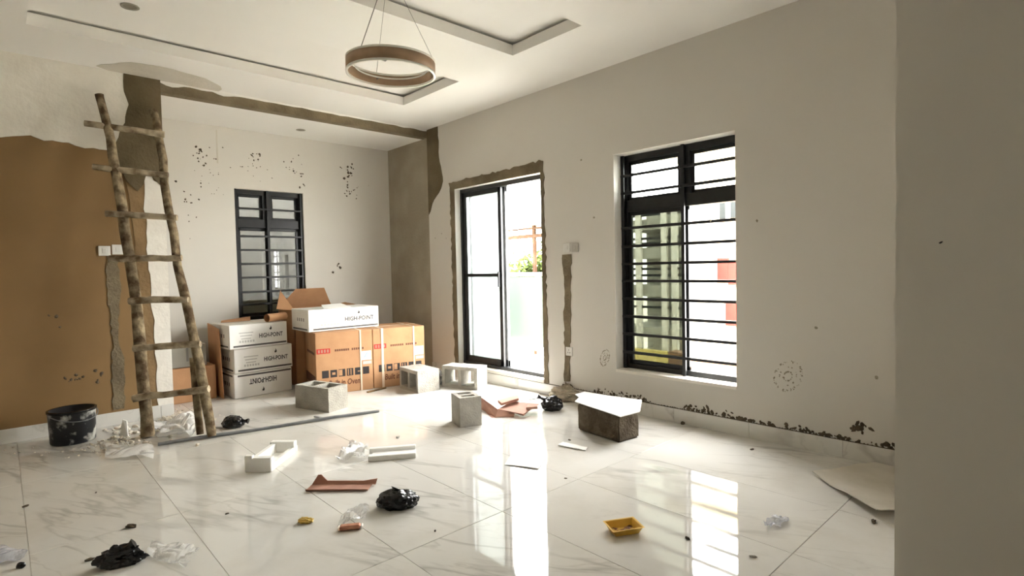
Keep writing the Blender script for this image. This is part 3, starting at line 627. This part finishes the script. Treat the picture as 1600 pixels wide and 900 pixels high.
# cardboard tube on the white stack
pa = onz(417, 497, 2*hs+.245+.045); pb = pa+Vector((.22, .10, 0))
tb = tag(empty('cardboard_tube', pa), 'brown cardboard tube with dark open end lying on the white stack', 'tube')
MB().tube([pa, pb], [.042, .042], 16, cap=False).build('tube_wall', CARTON, tb); MB().tube([pa+(pb-pa)*.01, pb], [.036, .036], 16, cap=False).build('tube_inside', CARTON, tb)
MB().lathe([(0, 0), (.042, 0)], 16, Matrix.Translation(pb) @ (pb-pa).to_track_quat('Z', 'X').to_matrix().to_4x4()).build('end_cap', CARTON, tb)
tag(MB().add([Vector(p) for p in ((1.68, 6.30, .745), (1.95, 6.22, .75), (2.0, 6.38, .78), (1.72, 6.42, .755), (1.68, 6.30, .749), (1.95, 6.22, .754), (2.0, 6.38, .784), (1.72, 6.42, .759))], [(0, 1, 2, 3), (7, 6, 5, 4), (0, 4, 5, 1), (1, 5, 6, 2), (2, 6, 7, 3), (3, 7, 4, 0)]).build('cardboard_sheet', CARTON), 'dark scrap of cardboard on top of the white stack', 'cardboard')
# things in the dim corner of the alcove behind the ladder
cn = tag(empty('brown_carton', (1.35, 6.3, 0)), 'dark brown carton in the alcove corner behind the ladder', 'carton')
MB().rbox((1.10, 6.12, .001), (1.57, 6.55, .34), .005).build('body', CARTON, cn); MB().box((1.11, 6.32, .34), (1.56, 6.35, .341)).build('tape', STRAP, cn)
cn = tag(empty('grey_carton', (1.32, 6.35, .342)), 'small grey carton resting on the dark brown carton', 'carton')
MB().rbox((1.16, 6.16, .343), (1.50, 6.5, .56), .005).build('body', mat('grey_cardboard', srgb(150, 146, 134), rough=.8), cn); MB().box((1.32, 6.158, .40), (1.34, 6.16, .55)).build('printed_stripe', INKG, cn)
tag(MB().prism([(1.612, 6.02, .001), (1.612, 6.48, .001), (1.60, 6.46, .74), (1.60, 6.06, .70)], (0, 0, 0), (-.008, 0, 0)).build('cardboard_sheet', CARTON), 'brown cardboard panel leaning on the side of the white stack', 'cardboard')

# ------------------------------------------------------------------ ladder of rough poles
TL, FL = ony(155, 147, YW-.075), onz(231, 684); TR, FR = ony(240, 172, YW-.075), onz(330, 684)
FL.z = .012; FR.z = .012
def onplane(px_, T, Fo, X_=CR):
    n = (T-Fo).cross(Vector(X_)); d = Vector(ray(*px_)); o = Vector((0, 0, H)); return o+d*((T-o).dot(n)/d.dot(n))
ld = tag(empty('wooden_ladder', ((FL.x+FR.x)/2, (FL.y+FR.y)/2, 0)), 'rough pole ladder splashed with plaster leaning on the brown wall', 'ladder')
Lp = [(155, 148), (159, 165), (166, 190), (172, 215), (177, 245), (182, 275), (189, 320), (196, 360), (202, 400), (212, 470), (219, 535), (225, 605), (229, 650), (231, 682)]
Rp = [(240, 172), (245, 195), (249, 220), (254, 248), (257, 285), (264, 330), (271, 365), (277, 415), (288, 460), (298, 507), (309, 557), (319, 610), (327, 655), (331, 682)]
MB().tube([onplane(p, TL, FL) for p in Lp], [.030+.014*i/13 for i in range(14)], 10, wob=.35, seed=1).build('rail', WOOD, ld)
MB().tube([onplane(p, TR, FR) for p in Rp], [.030+.006*i/13 for i in range(14)], 10, wob=.35, seed=2).build('rail', WOOD, ld)
MB().tube([onplane(p, TR, FR)+Vector((-.02, .05, 0)) for p in ((308, 560), (312, 600), (316, 640), (320, 680))], [.026, .028, .028, .026], 8, wob=.3, seed=3).build('splint', WOOD, ld)
RG = [((138, 196), (261, 213)), ((151, 263), (267, 276)), ((171, 335), (281, 341)), ((177, 404), (288, 404)), ((207, 470), (298, 467)), ((214, 542), (317, 536)), ((214, 619), (330, 606))]
for i, (a, b) in enumerate(RG):
    A = onplane(a, TL, FL); B = onplane(b, TR, FR); off = Vector((-.03, -.055, 0))
    MB().tube([A.lerp(B, k/5)+off+Vector((0, 0, .008*noise.noise(Vector((i*3.1, k, 0))))) for k in range(6)], [.026+.006*noise.noise(Vector((k, i, 5))) for k in range(6)], 8, wob=.3, seed=i).build('rung', RUNGW, ld)

# ------------------------------------------------------------------ hollow and solid blocks
def hollow_block(P, ang, L, W, h, label, axis='z', cores=2, m=BLOCK, cap=True):
    """block with its cores running along the given local axis; P = left front bottom corner"""
    rt = tag(empty('hollow_block', P, ang), label, 'block', 'sandcrete blocks on the floor'); M = frame(P, ang); wt = .035
    if axis == 'z': du, dv, dw = L, W, h; to = lambda u, v, w_: Vector((u, v, w_))
    elif axis == 'y': du, dv, dw = L, h, W; to = lambda u, v, w_: Vector((u, w_, v))
    else: du, dv, dw = W, h, L; to = lambda u, v, w_: Vector((w_, u, v))
    cw = (du-wt*(cores+1))/cores; holes = [(wt+i*(cw+wt), wt+i*(cw+wt)+cw, wt, dv-wt) for i in range(cores)]
    wall_mesh(MB(), 0, du, 0, dv, holes, lambda u, v: M @ to(u, v, 0), lambda u, v: M @ to(u, v, dw)).build('shell', m, rt)
    if cap:                                       # the cores are closed at the far end
        q = MB()
        for a, b, c, d in holes:
            p0, p1 = to(a, c, dw-.03 if axis != 'z' else .0), to(b, d, dw if axis != 'z' else .03)
            q.box([min(p0[i], p1[i]) for i in range(3)], [max(p0[i], p1[i]) for i in range(3)], M)
        q.build('core_end', m, rt)
    return rt
a, b = onz(462, 637), onz(512, 645)
hollow_block(a, math.atan2(b.y-a.y, b.x-a.x), .44, .225, .215, 'hollow block with its cores up, in front of the stacked oven carton', 'z')
a, b = onz(625, 605.5), onz(650, 614)
hollow_block(a, math.atan2(b.y-a.y, b.x-a.x), .40, .25, .225, 'hollow block lying open side against the brown oven carton', 'y')
a, b = onz(691, 604.5), onz(747, 610)
hollow_block(a, math.atan2(b.y-a.y, b.x-a.x), .44, .20, .23, 'hollow block lying with open cores below the sliding door', 'y', cap=False)
a, b = onz(706, 658), onz(719, 668.5)
hollow_block(a, math.atan2(b.y-a.y, b.x-a.x), .225, .18, .235, 'half hollow block standing alone on the tiles by the folded cardboard', 'z')
a, b = onz(902, 671), onz(965, 692); ang = math.atan2(b.y-a.y, b.x-a.x); M = frame(a, ang)
bm = bmesh.new(); bmesh.ops.create_cube(bm, size=1); bmesh.ops.scale(bm, vec=(.43, .22, .205), verts=bm.verts); bmesh.ops.translate(bm, vec=(.215, .11, .1025), verts=bm.verts)
bmesh.ops.bevel(bm, geom=bm.edges[:], offset=.012, segments=2, affect='EDGES'); bmesh.ops.subdivide_edges(bm, edges=bm.edges[:], cuts=5, use_grid_fill=True)
for v in bm.verts:
    d = noise.noise_vector(v.co*14)*.006; v.co += Vector((d.x, d.y, d.z if v.co.z > .02 else 0))
tag(MB().bm(bm, M).build('solid_block', BLOCKD), 'dark solid block under a white sheet near the barred window', 'block', 'sandcrete blocks on the floor')
bp = [onz(897, 623, .213), onz(967, 652, .213), onz(1001, 636, .213), onz(990, 622, .213), onz(912, 612, .213)]
pc = [onz(x, y, .213) for x, y in ((898, 628), (970, 652), (1000, 644), (1003, 626), (950, 619), (914, 613), (899, 617), (905, 622))]
tag(MB().prism(pc, (0, 0, 0), (0, 0, .006)).build('white_sheet', PAPER), 'white cut board lying on the dark solid block', 'board')

# ------------------------------------------------------------------ soft and crumpled things
def lump(name, c, rx, ry, rz, m, label, cat, seed, amp=.25, freq=6, rot=0, group=None, knot=None, sub=4):
    bm = bmesh.new(); bmesh.ops.create_icosphere(bm, subdivisions=sub, radius=1)
    for v in bm.verts:
        d = v.co.normalized(); k = 1+amp*noise.noise(d*freq*.35+Vector((seed, 0, 0)))+amp*.5*abs(noise.noise(d*freq+Vector((0, seed, 0))))*2-amp*.3
        v.co = Vector((d.x*rx*k, d.y*ry*k, d.z*rz*k))
    zmin = min(v.co.z for v in bm.verts)
    for v in bm.verts: v.co.z = max(v.co.z, -rz*.62)+rz*.62
    M = Matrix.Translation(c) @ Matrix.Rotation(rot, 4, 'Z')
    if knot is None: return tag(MB().bm(bm, M, False).build(name, m), label, cat, group)
    rt = tag(empty(name, c), label, cat, group); MB().bm(bm, M, False).build('bag_body', m, rt)
    k0 = M @ Vector(knot[0]); k1 = M @ Vector(knot[1]); MB().tube([k0, k0.lerp(k1, .5), k1], [.018, .010, .022], 8, wob=.6, seed=seed).build('knot', m, rt)
    return rt
def at(x, y): return onz(x, y)
P = at(618, 797); lump('plastic_bag', P+Vector((.03, .03, 0)), .108, .075, .055, BLACKP, 'black plastic bag tied up on the open tiles beside the copper wrapper', 'bag', 3, .16, 7, -.75, 'black plastic bags', ((-.02, 0, .075), (-.01, .01, .098)))
P = at(363, 670); lump('plastic_bag', P+Vector((.02, .05, 0)), .085, .07, .058, BLACKP, 'small black plastic bag beside the foot of the ladder', 'bag', 5, .15, 6, -.7, 'black plastic bags', ((.07, 0, .05), (.125, .0, .045)))
P = at(860, 643); lump('plastic_bag', P+Vector((.05, .02, 0)), .092, .070, .075, BLACKP, 'black plastic bag beside the folded pink cardboard', 'bag', 8, .2, 7, -.6, 'black plastic bags', ((-.07, 0, .09), (-.13, .02, .12)))
P = at(186, 888); lump('plastic_bag', P+Vector((.01, .03, 0)), .088, .040, .050, BLACKP, 'black twisted plastic bag lying by the clear film', 'bag', 12, .38, 6, -.45, 'black plastic bags', ((.01, 0, .06), (.05, .01, .085)))
P = at(33, 887); lump('black_cap', P, .018, .014, .015, BLACKP, 'tiny black cap beside the bluish film', 'cap', 2, .15, 5, -.6, sub=3)
P = at(888, 628); lump('cement_sack', P+Vector((.03, .06, 0)), .17, .085, .085, SACK, 'crumpled grey cement sack in the corner by the door', 'sack', 15, .42, 5, -1.2)
P = at(905, 620); lump('dust_sheet', P+Vector((.16, -.05, 0)), .10, .07, .09, SACK, 'rumpled grey rag on the skirting behind the dark solid block', 'rag', 19, .5, 6, -1.2)
def stick(a, b, w_, h_, m, label):
    A, B = at(*a), at(*b); M = frame(A, math.atan2(B.y-A.y, B.x-A.x)); return tag(MB().rbox((0, 0, .0005), ((B-A).length, w_, h_), .002, M).build('wood_offcut', m), label, 'offcut')
stick((576, 614), (604, 607), .035, .012, WOODD, 'dark wood offcut lying in front of the oven cartons')
stick((490, 652), (503, 655), .022, .010, GREYPIPE, 'short grey offcut beside the long conduit pipe')
P = at(684, 601); lump('plastic_bag', P+Vector((.03, .03, 0)), .055, .075, .095, mat('grey_plastic_bag', srgb(60, 60, 58), srgb(190, 188, 182), scale=9, rough=.35), 'grey crumpled plastic bag stuffed between two hollow blocks', 'bag', 22, .4, 6, -.9)
P = at(1067, 663); lump('mortar_lump', P, .020, .016, .014, MORT, 'small dark mortar lump at the skirting beneath the barred window', 'mortar', 4, .3, 5, sub=3)

def sheet(name, corners, m, label, cat, amp=.02, freq=6, n=22, seed=0, lift=.003, thick=.0012, curl=None, kind=None, group=None):
    """crumpled sheet over the quad a b c d (world points on the floor)"""
    a, b, c, d = [Vector(p) for p in corners]; vs = []
    for j in range(n+1):
        for i in range(n+1):
            s_, t_ = i/n, j/n; p = a.lerp(b, s_).lerp(d.lerp(c, s_), t_)
            z = abs(noise.noise(Vector((p.x*freq, p.y*freq, seed))))*amp*1.6+abs(noise.noise(Vector((p.x*freq*2.7, p.y*freq*2.7, seed+9))))*amp*.7
            e = noise.noise_vector(Vector((p.x*freq*.8, p.y*freq*.8, seed+3)))*amp*1.2
            vs.append(p+Vector((e.x, e.y, lift+z+(curl(s_, t_) if curl else 0))))
    fs = [(j*(n+1)+i, j*(n+1)+i+1, (j+1)*(n+1)+i+1, (j+1)*(n+1)+i) for j in range(n) for i in range(n)]
    o = MB().add(vs, fs).build(name, m); tag(o, label, cat, group)
    if thick: md = o.modifiers.new('thickness', 'SOLIDIFY'); md.thickness = thick
    return o
sheet('plastic_film', [at(222, 872), at(290, 888), at(320, 858), at(236, 850)], FILM, 'clear crumpled plastic film beside the black twisted bag', 'film', .022, 9, 24, 1, thick=0)
sheet('plastic_film', [at(-25, 885), at(28, 882), at(46, 864), at(-5, 852)], FILMB, 'bluish crumpled plastic film beside the tiny black cap', 'film', .014, 7, 16, 5, thick=0)
sheet('plastic_film', [at(165, 717), at(243, 718), at(238, 701), at(160, 696)], FILMW, 'milky plastic film spread in front of the bucket', 'film', .022, 5, 24, 8, thick=0)
sheet('plastic_film', [at(246, 689), at(312, 684), at(308, 652), at(246, 666)], FILMW, 'milky crumpled plastic film under the foot of the ladder', 'film', .06, 5, 30, 12, thick=0)
sheet('plastic_film', [at(1196, 826), at(1222, 828), at(1228, 812), at(1203, 806)], FILMB, 'small bluish wrapper near the curled board', 'wrapper', .028, 16, 14, 22, thick=0)
sheet('plastic_film', [at(528, 826), at(570, 815), at(578, 796), at(548, 800)], FILM, 'clear torn wrapper behind the copper wrapper', 'wrapper', .030, 14, 16, 23, thick=0)
sheet('paper_sheet', [at(788, 727), at(840, 734), at(853, 716), at(800, 708)], PAPER, 'white paper sheet lying in the bright door reflection', 'paper', .006, 4, 14, 31)
sheet('paper_strip', [at(872, 697), at(914, 705), at(917, 700), at(880, 693)], PAPER, 'narrow white strip in front of the dark solid block', 'strip', .008, 4, 12, 33, thick=.004)
# curled white board sheet against the near wall end
cs = [at(1270, 742), at(1368, 812), at(1440, 800), at(1395, 722)]
sheet('curled_board', cs, mat('dusty_board', srgb(196, 190, 176), srgb(208, 202, 190), scale=4, rough=.7), 'thin white board curled up near the end of the window wall', 'board', .012, 3, 24, 41, lift=.008, thick=.004,
      curl=lambda s_, t_: .05*max(0, s_-.35)*(1-t_)+.16*max(0, t_-.70)*max(0, s_-.3)*1.8)

# foam packaging
def foam(name, P, ang, boxes, label, group=None):
    M = frame(P, ang); q = MB()
    for lo, hi in boxes: q.rbox(lo, hi, .004, M)
    return tag(q.build(name, FOAM), label, 'foam', group)
a, b = at(385, 735), at(425, 737)
fa = math.atan2((at(468, 703)-at(424, 738)).y, (at(468, 703)-at(424, 738)).x)
foam('foam_packing', at(424, 738), fa, [((0, 0, 0), (.05, .17, .09)), ((.04, .0, 0), (.40, .035, .045)), ((.04, .125, .0), (.40, .16, .075)), ((.34, .0, 0), (.39, .17, .085)), ((.04, .02, 0), (.38, .14, .014)), ((.0, .12, .08), (.03, .17, .105))], 'white foam end piece with raised ends in front of the pipe')
a, b = at(575, 722), at(648, 716)
foam('foam_packing', a, math.atan2(b.y-a.y, b.x-a.x), [((0, 0, 0), (.31, .055, .035)), ((.02, .055, 0), (.31, .13, .022)), ((0, .13, 0), (.31, .165, .045))], 'long flat white foam strip beside the foam end piece')
sheet('plastic_film', [at(528, 724), at(566, 721), at(572, 697), at(550, 694)], FILMW, 'milky plastic sleeve crumpled at the end of the foam strip', 'film', .045, 8, 20, 51, thick=0)

# cardboard strip with turned up edges
a, b = at(478, 768), at(575, 767); ang = math.atan2(b.y-a.y, b.x-a.x); M = frame(a, ang); L = (b-a).length
cs_ = tag(empty('cardboard_strip', a, ang), 'pinkish cardboard strip with turned up edges on the open tiles', 'cardboard')
MB().box((0, 0, .003), (L, .085, .007), M).build('base', PINKC, cs_)
MB().prism([M @ Vector(p) for p in ((0, .085, .004), (L+.02, .085, .004), (L+.03, .095, .035), (L*.85, .095, .022), (L*.25, .095, .025), (.05, .11, .055), (.03, .11, .055))], (0, 0, 0), M.to_3x3() @ Vector((0, .004, 0))).build('rear_flange', PINKC, cs_)
MB().prism([M @ Vector(p) for p in ((0, 0, .003), (L, 0, .003), (L, -.006, .014), (0, -.006, .016))], (0, 0, 0), M.to_3x3() @ Vector((0, -.003, 0))).build('front_flange', PINKC, cs_)
# folded pink cardboard by the door
fc = tag(empty('folded_cardboard', at(790, 645)), 'flattened pink cardboard box folded up in front of the sliding door', 'cardboard')
hz = .09
MB().prism([at(751, 636), at(768, 653), at(776, 653), at(776, 640)], (0, 0, 0.001), (0, 0, .001)).build('base', PINKC, fc)
A0, A1, A2, A3 = onz(752, 621, .10), onz(778, 640, .055), at(774, 653), at(752, 640)
MB().prism([A0, A1, A2+Vector((0, 0, .002)), A3+Vector((0, 0, .002))], (0, 0, 0), (.006, .004, 0)).build('end_panel', PINKC, fc)
B0, B1, B2, B3 = A1, onz(804, 645, .035), at(803, 652)+Vector((0, 0, .002)), A2+Vector((0, 0, .002))
MB().prism([B0, B1, B2, B3], (0, 0, 0), (0, .006, 0)).build('side_panel', PINKC, fc)
MB().prism([onz(778, 640, .052), onz(818, 648, .03), onz(842, 632, .05), onz(800, 628, .07)], (0, 0, 0), (0, 0, .005)).build('top_panel', PINKC, fc)
MB().prism([onz(802, 645, .036), onz(818, 650, .02), onz(824, 645, .028)], (0, 0, 0), (0, 0, .004)).build('torn_flap', PINKC, fc)
MB().prism([onz(778, 629, .075), onz(784, 634, .075), onz(811, 626, .085), onz(809, 620, .085)], (0, 0, 0), (0, 0, .022)).build('rolled_flap', PINKC, fc)
MB().prism([onz(822, 640, .05), onz(840, 639, .05), onz(838, 634, .055), onz(826, 635, .055)], (0, 0, 0), (0, 0, .02)).build('tab', PINKC, fc)
sheet('paper_sheet', [at(770, 634), at(845, 622), at(838, 606), at(780, 612)], PAPER, 'white paper sheet between the folded pink cardboard and the door', 'paper', .008, 4, 14, 61)

# yellow tray
a, b = at(962, 839), at(1001, 833); ang = math.atan2(b.y-a.y, b.x-a.x); M = frame(a, ang); L = (b-a).length
yt = tag(empty('yellow_tray', a, ang), 'small yellow plastic tray with brown residue on the tiles', 'tray')
W_ = .075; h_ = .035; o_ = .016
def ringv(e, z): return [M @ Vector(p) for p in ((-e, -e, z), (L*.92+e, -e, z), (L*.92+e, W_+e, z), (-e, W_+e, z))]
R0, R1, R2, R3, R4 = ringv(0, .001), ringv(o_, h_), ringv(o_+.006, h_), ringv(o_-.003, h_-.001), ringv(-.003, .004)
q = MB(); rings = [R0, R1, R2, R3, R4]
for A, B in ((R0, R1), (R1, R2), (R2, R3), (R3, R4)):
    for k in range(4): q.add([A[k], A[(k+1) % 4], B[(k+1) % 4], B[k]], [(0, 1, 2, 3)])
q.add(R0, [(3, 2, 1, 0)]); q.add(R4, [(0, 1, 2, 3)]); q.build('tray_shell', YEL, yt)
pts = [(M @ Vector((rnd.uniform(.01, L*.85), rnd.uniform(.03, W_), .006)), rnd.uniform(.008, .016)) for _ in range(16)]
blobs(MB(), pts, 'z', 4).build('residue', BROWNF, yt, 'stuff')
# copper wrapper and gold foil scrap
a, b = at(527, 832), at(566, 828); ang = math.atan2(b.y-a.y, b.x-a.x)
cw_ = tag(empty('copper_wrapper', a, ang), 'shiny copper coloured wrapper bar in front of the clear wrapper', 'wrapper'); M = frame(a, ang); L = (b-a).length
MB().rbox((.008, 0, .001), (L-.008, .04, .024), .008, M).build('bar', COPPER, cw_)
for x in (0, L-.008): MB().rbox((x, .002, .003), (x+.010, .038, .018), .003, M).build('crimped_end', ACRYL, cw_)
P = at(478, 816); lump('foil_scrap', P, .040, .024, .014, GOLD, 'folded gold foil scrap on the open tiles', 'foil', 14, .35, 6, -.9, sub=3)
# small chips on the floor
CHIP = ['flat brown mortar chip on the tiles beyond the twisted black bag', 'brown mortar chip beside the twisted black bag', 'grey block chip behind the flat foam strip', 'round dark chip beside the window reflection on the tiles', 'grey chip on the tiles near the small bluish wrapper', 'dark chip near the skirting under the barred window', 'dark flat chip below the curled white board', 'tiny dark speck of mortar past the copper wrapper', 'dark crumb beside the narrow white strip', 'tiny dark crumb between the narrow white strip and the yellow tray', 'tiny dark crumb short of the gold foil scrap', 'flat dark chip in front of the paint bucket', 'tiny crumb on the tiles below the milky film']
for i, (x, y, s_, m_) in enumerate(((205, 824, .022, MORT), (140, 876, .016, MORT), (622, 684, .018, BLOCK), (1074, 842, .012, MORT), (1177, 871, .013, BLOCK), (1175, 703, .013, MORT), (1365, 816, .017, MORT), (680, 830, .008, MORT), (890, 688, .01, MORT), (884, 748, .008, MORT), (355, 803, .008, MORT), (40, 792, .014, MORT), (150, 770, .008, MORT))):
    P = at(x, y); lump('mortar_chip', P, s_*1.3, s_*.6, s_*.5, m_, CHIP[i], 'chip', 30+i, .4, 6, -.8+i*.7, 'loose mortar chips', sub=2)

# rubble along the brown wall
rnd = random.Random(17); q = MB()
def rock(q, P, s_):
    bm = bmesh.new(); bmesh.ops.create_icosphere(bm, subdivisions=1, radius=s_)
    for v in bm.verts: v.co = v.co*rnd.uniform(.6, 1.3); v.co.z = max(v.co.z*.6+s_*.35, 0)
    q.bm(bm, Matrix.Translation(P) @ Matrix.Rotation(rnd.uniform(0, 6), 4, 'Z'))
for cx, cy, sx, sy, n, s_ in ((190, 688, 22, 6, 70, .016), (260, 665, 22, 12, 80, .014), (280, 650, 20, 6, 40, .018), (150, 700, 30, 6, 40, .008), (200, 672, 20, 5, 30, .022), (80, 708, 40, 5, 25, .008), (300, 640, 25, 5, 30, .010)):
    for _ in range(n):
        P = at(cx+rnd.gauss(0, sx), cy+rnd.gauss(0, sy))
        if P.y > YW-.05 and P.x < XC: P.y = YW-.05-rnd.uniform(0, .1)
        if P.y > 6.0: continue
        if (P-(at(117, 694)+Vector((0, .11, 0)))).length < .21 or (P-at(231, 684)).length < .08 or (P-at(330, 684)).length < .1: continue
        rock(q, P, s_*rnd.uniform(.4, 1.3))
rb = q.build('plaster_rubble', RUBBLE); rb['kind'] = 'stuff'; tag(rb, 'crumbled white plaster rubble at the foot of the brown wall', 'rubble')
P = at(191, 684); tag(MB().prism([P+Vector(v) for v in ((-.02, .015, .004), (.035, -.02, .004), (.035, .02, .12), (.012, .03, .135))], (0, 0, 0), (.006, .008, 0)).build('foam_scrap', FOAM), 'white foam scrap standing in the rubble beside the bucket', 'foam')
P = at(290, 668); tag(MB().prism([P+Vector(v) for v in ((-.05, 0, .005), (-.03, -.02, .005), (.05, .05, .10), (.03, .07, .10))], (0, 0, 0), (.004, .006, 0)).build('foam_scrap', FOAM), 'white foam splinter leaning in the film at the ladder foot', 'foam')

# pipe, bucket
a, b = at(247, 697), at(592, 644); n = 12
pts = [a.lerp(b, i/n)+Vector((0, 0, .014+.004*math.sin(i*.9))) for i in range(n+1)]
tag(MB().tube(pts, .013, 10).build('conduit_pipe', GREYPIPE), 'long thin grey conduit pipe lying across the tiles past the ladder', 'pipe')
P = at(117, 694); bk = tag(empty('paint_bucket', P), 'black paint bucket splashed white beside the brown wall', 'bucket')
kx = .178; hb = .245; Mx = Matrix.Translation(P+Vector((.01, .12, 0)))
P2 = P+Vector((.0, .11, 0)); M = Matrix.Translation(P2) @ Matrix.Rotation(.4, 4, 'Z')
MB().lathe([(.0, .002), (.135, .002), (.140, .012), (.148, .24), (.148, .25), (.139, .25), (.130, .02), (0, .02)], 32, M).build('bucket_wall', BUCK, bk)
MB().lathe([(.147, .235), (.154, .235), (.154, .252), (.139, .252), (.139, .240)], 32, M).build('rim', BLACKP, bk)
hp = [M @ Vector((.19*math.cos(t), .19*math.sin(t)*.95, .245-.05*math.sin((t-math.pi)))) for t in [math.pi+math.pi*i/12 for i in range(13)]]
MB().lathe([(0, .16), (.134, .16)], 24, M).build('contents', mat('dried_paint', srgb(170, 164, 150), srgb(196, 190, 178), scale=9, rough=.8), bk)
MB().tube([M @ Vector((.158*math.cos(t), .158*math.sin(t), .232-.06*math.sin(t-math.pi))) for t in [math.pi*1.0+math.pi*i/14 for i in range(15)]], .0035, 6).build('handle', GREYPIPE, bk)

# ------------------------------------------------------------------ switch plates
def plate_y(x, z, label, w_=.082, h_=.082, rockers=1):
    rt = tag(empty('switch_plate', (x, YW, z)), label, 'switch'); MB().rbox((x-w_/2, YW-.010, z-h_/2), (x+w_/2, YW, z+h_/2), .003).build('plate', WPLAST, rt)
    MB().rbox((x-.016, YW-.013, z-.02), (x+.016, YW-.010, z+.02), .002).build('rocker', WPLAST, rt)
def plate_x(y, z, label, kind='switch', m=WPLAST):
    rt = tag(empty(kind+'_plate', (XR, y, z)), label, kind); MB().rbox((XR-.011, y-.041, z-.041), (XR-.001, y+.041, z+.041), .003).build('plate', m, rt)
    if kind == 'switch': MB().rbox((XR-.014, y-.016, z-.02), (XR-.011, y+.016, z+.02), .002).build('rocker', m, rt)
    else:
        q = MB()
        for dy, dz in ((0, .014), (-.012, -.01), (.012, -.01)): q.box((XR-.0115, y+dy-.003, z+dz-.006), (XR-.011, y+dy+.003, z+dz+.006))
        q.build('socket_slot', INK, rt)
P = ony(163, 392, YW); plate_y(P.x, P.z, 'white switch plate on the brown wall, the one farther from the ladder')
P = ony(184, 390, YW); plate_y(P.x, P.z, 'white switch plate on the brown wall, partly behind the ladder rail')
P = onx(886, 387, XR); plate_x(P.y, P.z, 'white switch plate above the cement chase, next to the door')
P = onx(899, 387, XR); plate_x(P.y, P.z, 'greyish switch plate above the cement chase, next to the window side', m=mat('grey_plastic', srgb(176, 172, 162), srgb(190, 186, 176), scale=40, rough=.4))
P = onx(890, 549, XR); plate_x(P.y, P.z, 'white socket plate low on the cement chase', 'socket')

# ------------------------------------------------------------------ ring chandelier and ceiling fittings
C = onz(607, -42, ZC+.107); d = Vector(ray(614, 106)); k = (C.x*d.x+C.y*d.y)/(d.x**2+d.y**2); zc = H+k*d.z
R_ = .5*137/F*Vector((C.x, C.y, zc-H)).dot(Vector(CF))
ch = tag(empty('ring_chandelier', (C.x, C.y, C.z)), 'ring chandelier in brown wrapping hanging on thin cables from the ceiling', 'chandelier')
M = Matrix.Translation((C.x, C.y, zc)) @ Matrix.Rotation(math.radians(2), 4, 'X')
MB().lathe([(R_*.97, -.033), (R_, -.033), (R_, .033), (R_*.97, .033), (R_*.97, -.033)], 56, M).build('wrapped_ring', WRAP, ch)
MB().lathe([(R_*.965, .030), (R_*1.005, .030), (R_*1.005, .042), (R_*.965, .042), (R_*.965, .030)], 56, M).build('upper_diffuser', ACRYL, ch)
MB().lathe([(R_*.955, -.044), (R_*1.005, -.044), (R_*1.005, -.032), (R_*.955, -.032), (R_*.955, -.044)], 56, M).build('lower_diffuser', ACRYL, ch)
MB().lathe([(R_*.80, -.004), (R_*.815, -.004), (R_*.815, .004), (R_*.80, .004), (R_*.80, -.004)], 56, M).build('inner_ring', ACRYL, ch)
MB().lathe([(0, 0), (.07, 0), (.07, -.03), (0, -.03)], 24, Matrix.Translation(C)).build('canopy', ACRYL, ch)
for k in range(3):
    t = math.radians(200+120*k); MB().tube([M @ Vector((R_*.98*math.cos(t), R_*.98*math.sin(t), .04)), C+Vector((.03*math.cos(t), .03*math.sin(t), -.03))], .0026 if k == 0 else .0012, 6).build('cable', CABLE, ch)
    MB().tube([M @ Vector((R_*.96*math.cos(t), R_*.96*math.sin(t), 0)), M @ Vector((R_*.81*math.cos(t), R_*.81*math.sin(t), 0))], .004, 6).build('spacer', CABLE, ch)
t = math.radians(230); MB().rbox((-.014, -.01, -.01), (.014, .01, .01), .002, M @ Matrix.Translation((R_*.9*math.cos(t), R_*.9*math.sin(t), -.03))).build('connector', BLACKP, ch)
def downlight(P, r, label):
    rt = tag(empty('downlight', P), label, 'downlight'); M = Matrix.Translation(P)
    MB().lathe([(r*.72, -.002), (r, -.004), (r, 0), (r*.72, 0)], 28, M).build('rim', mat('grey_trim', srgb(150, 145, 130), rough=.5), rt); MB().lathe([(0, -.001), (r*.74, -.001)], 28, M).build('lens', mat('grey_lens', srgb(128, 122, 108), rough=.6), rt)
downlight(onz(203, 10, ZC+.107), .055, 'small round downlight in the coffer beyond the chandelier')
downlight(onz(470, 203, ZA), .05, 'small round downlight in the alcove ceiling')
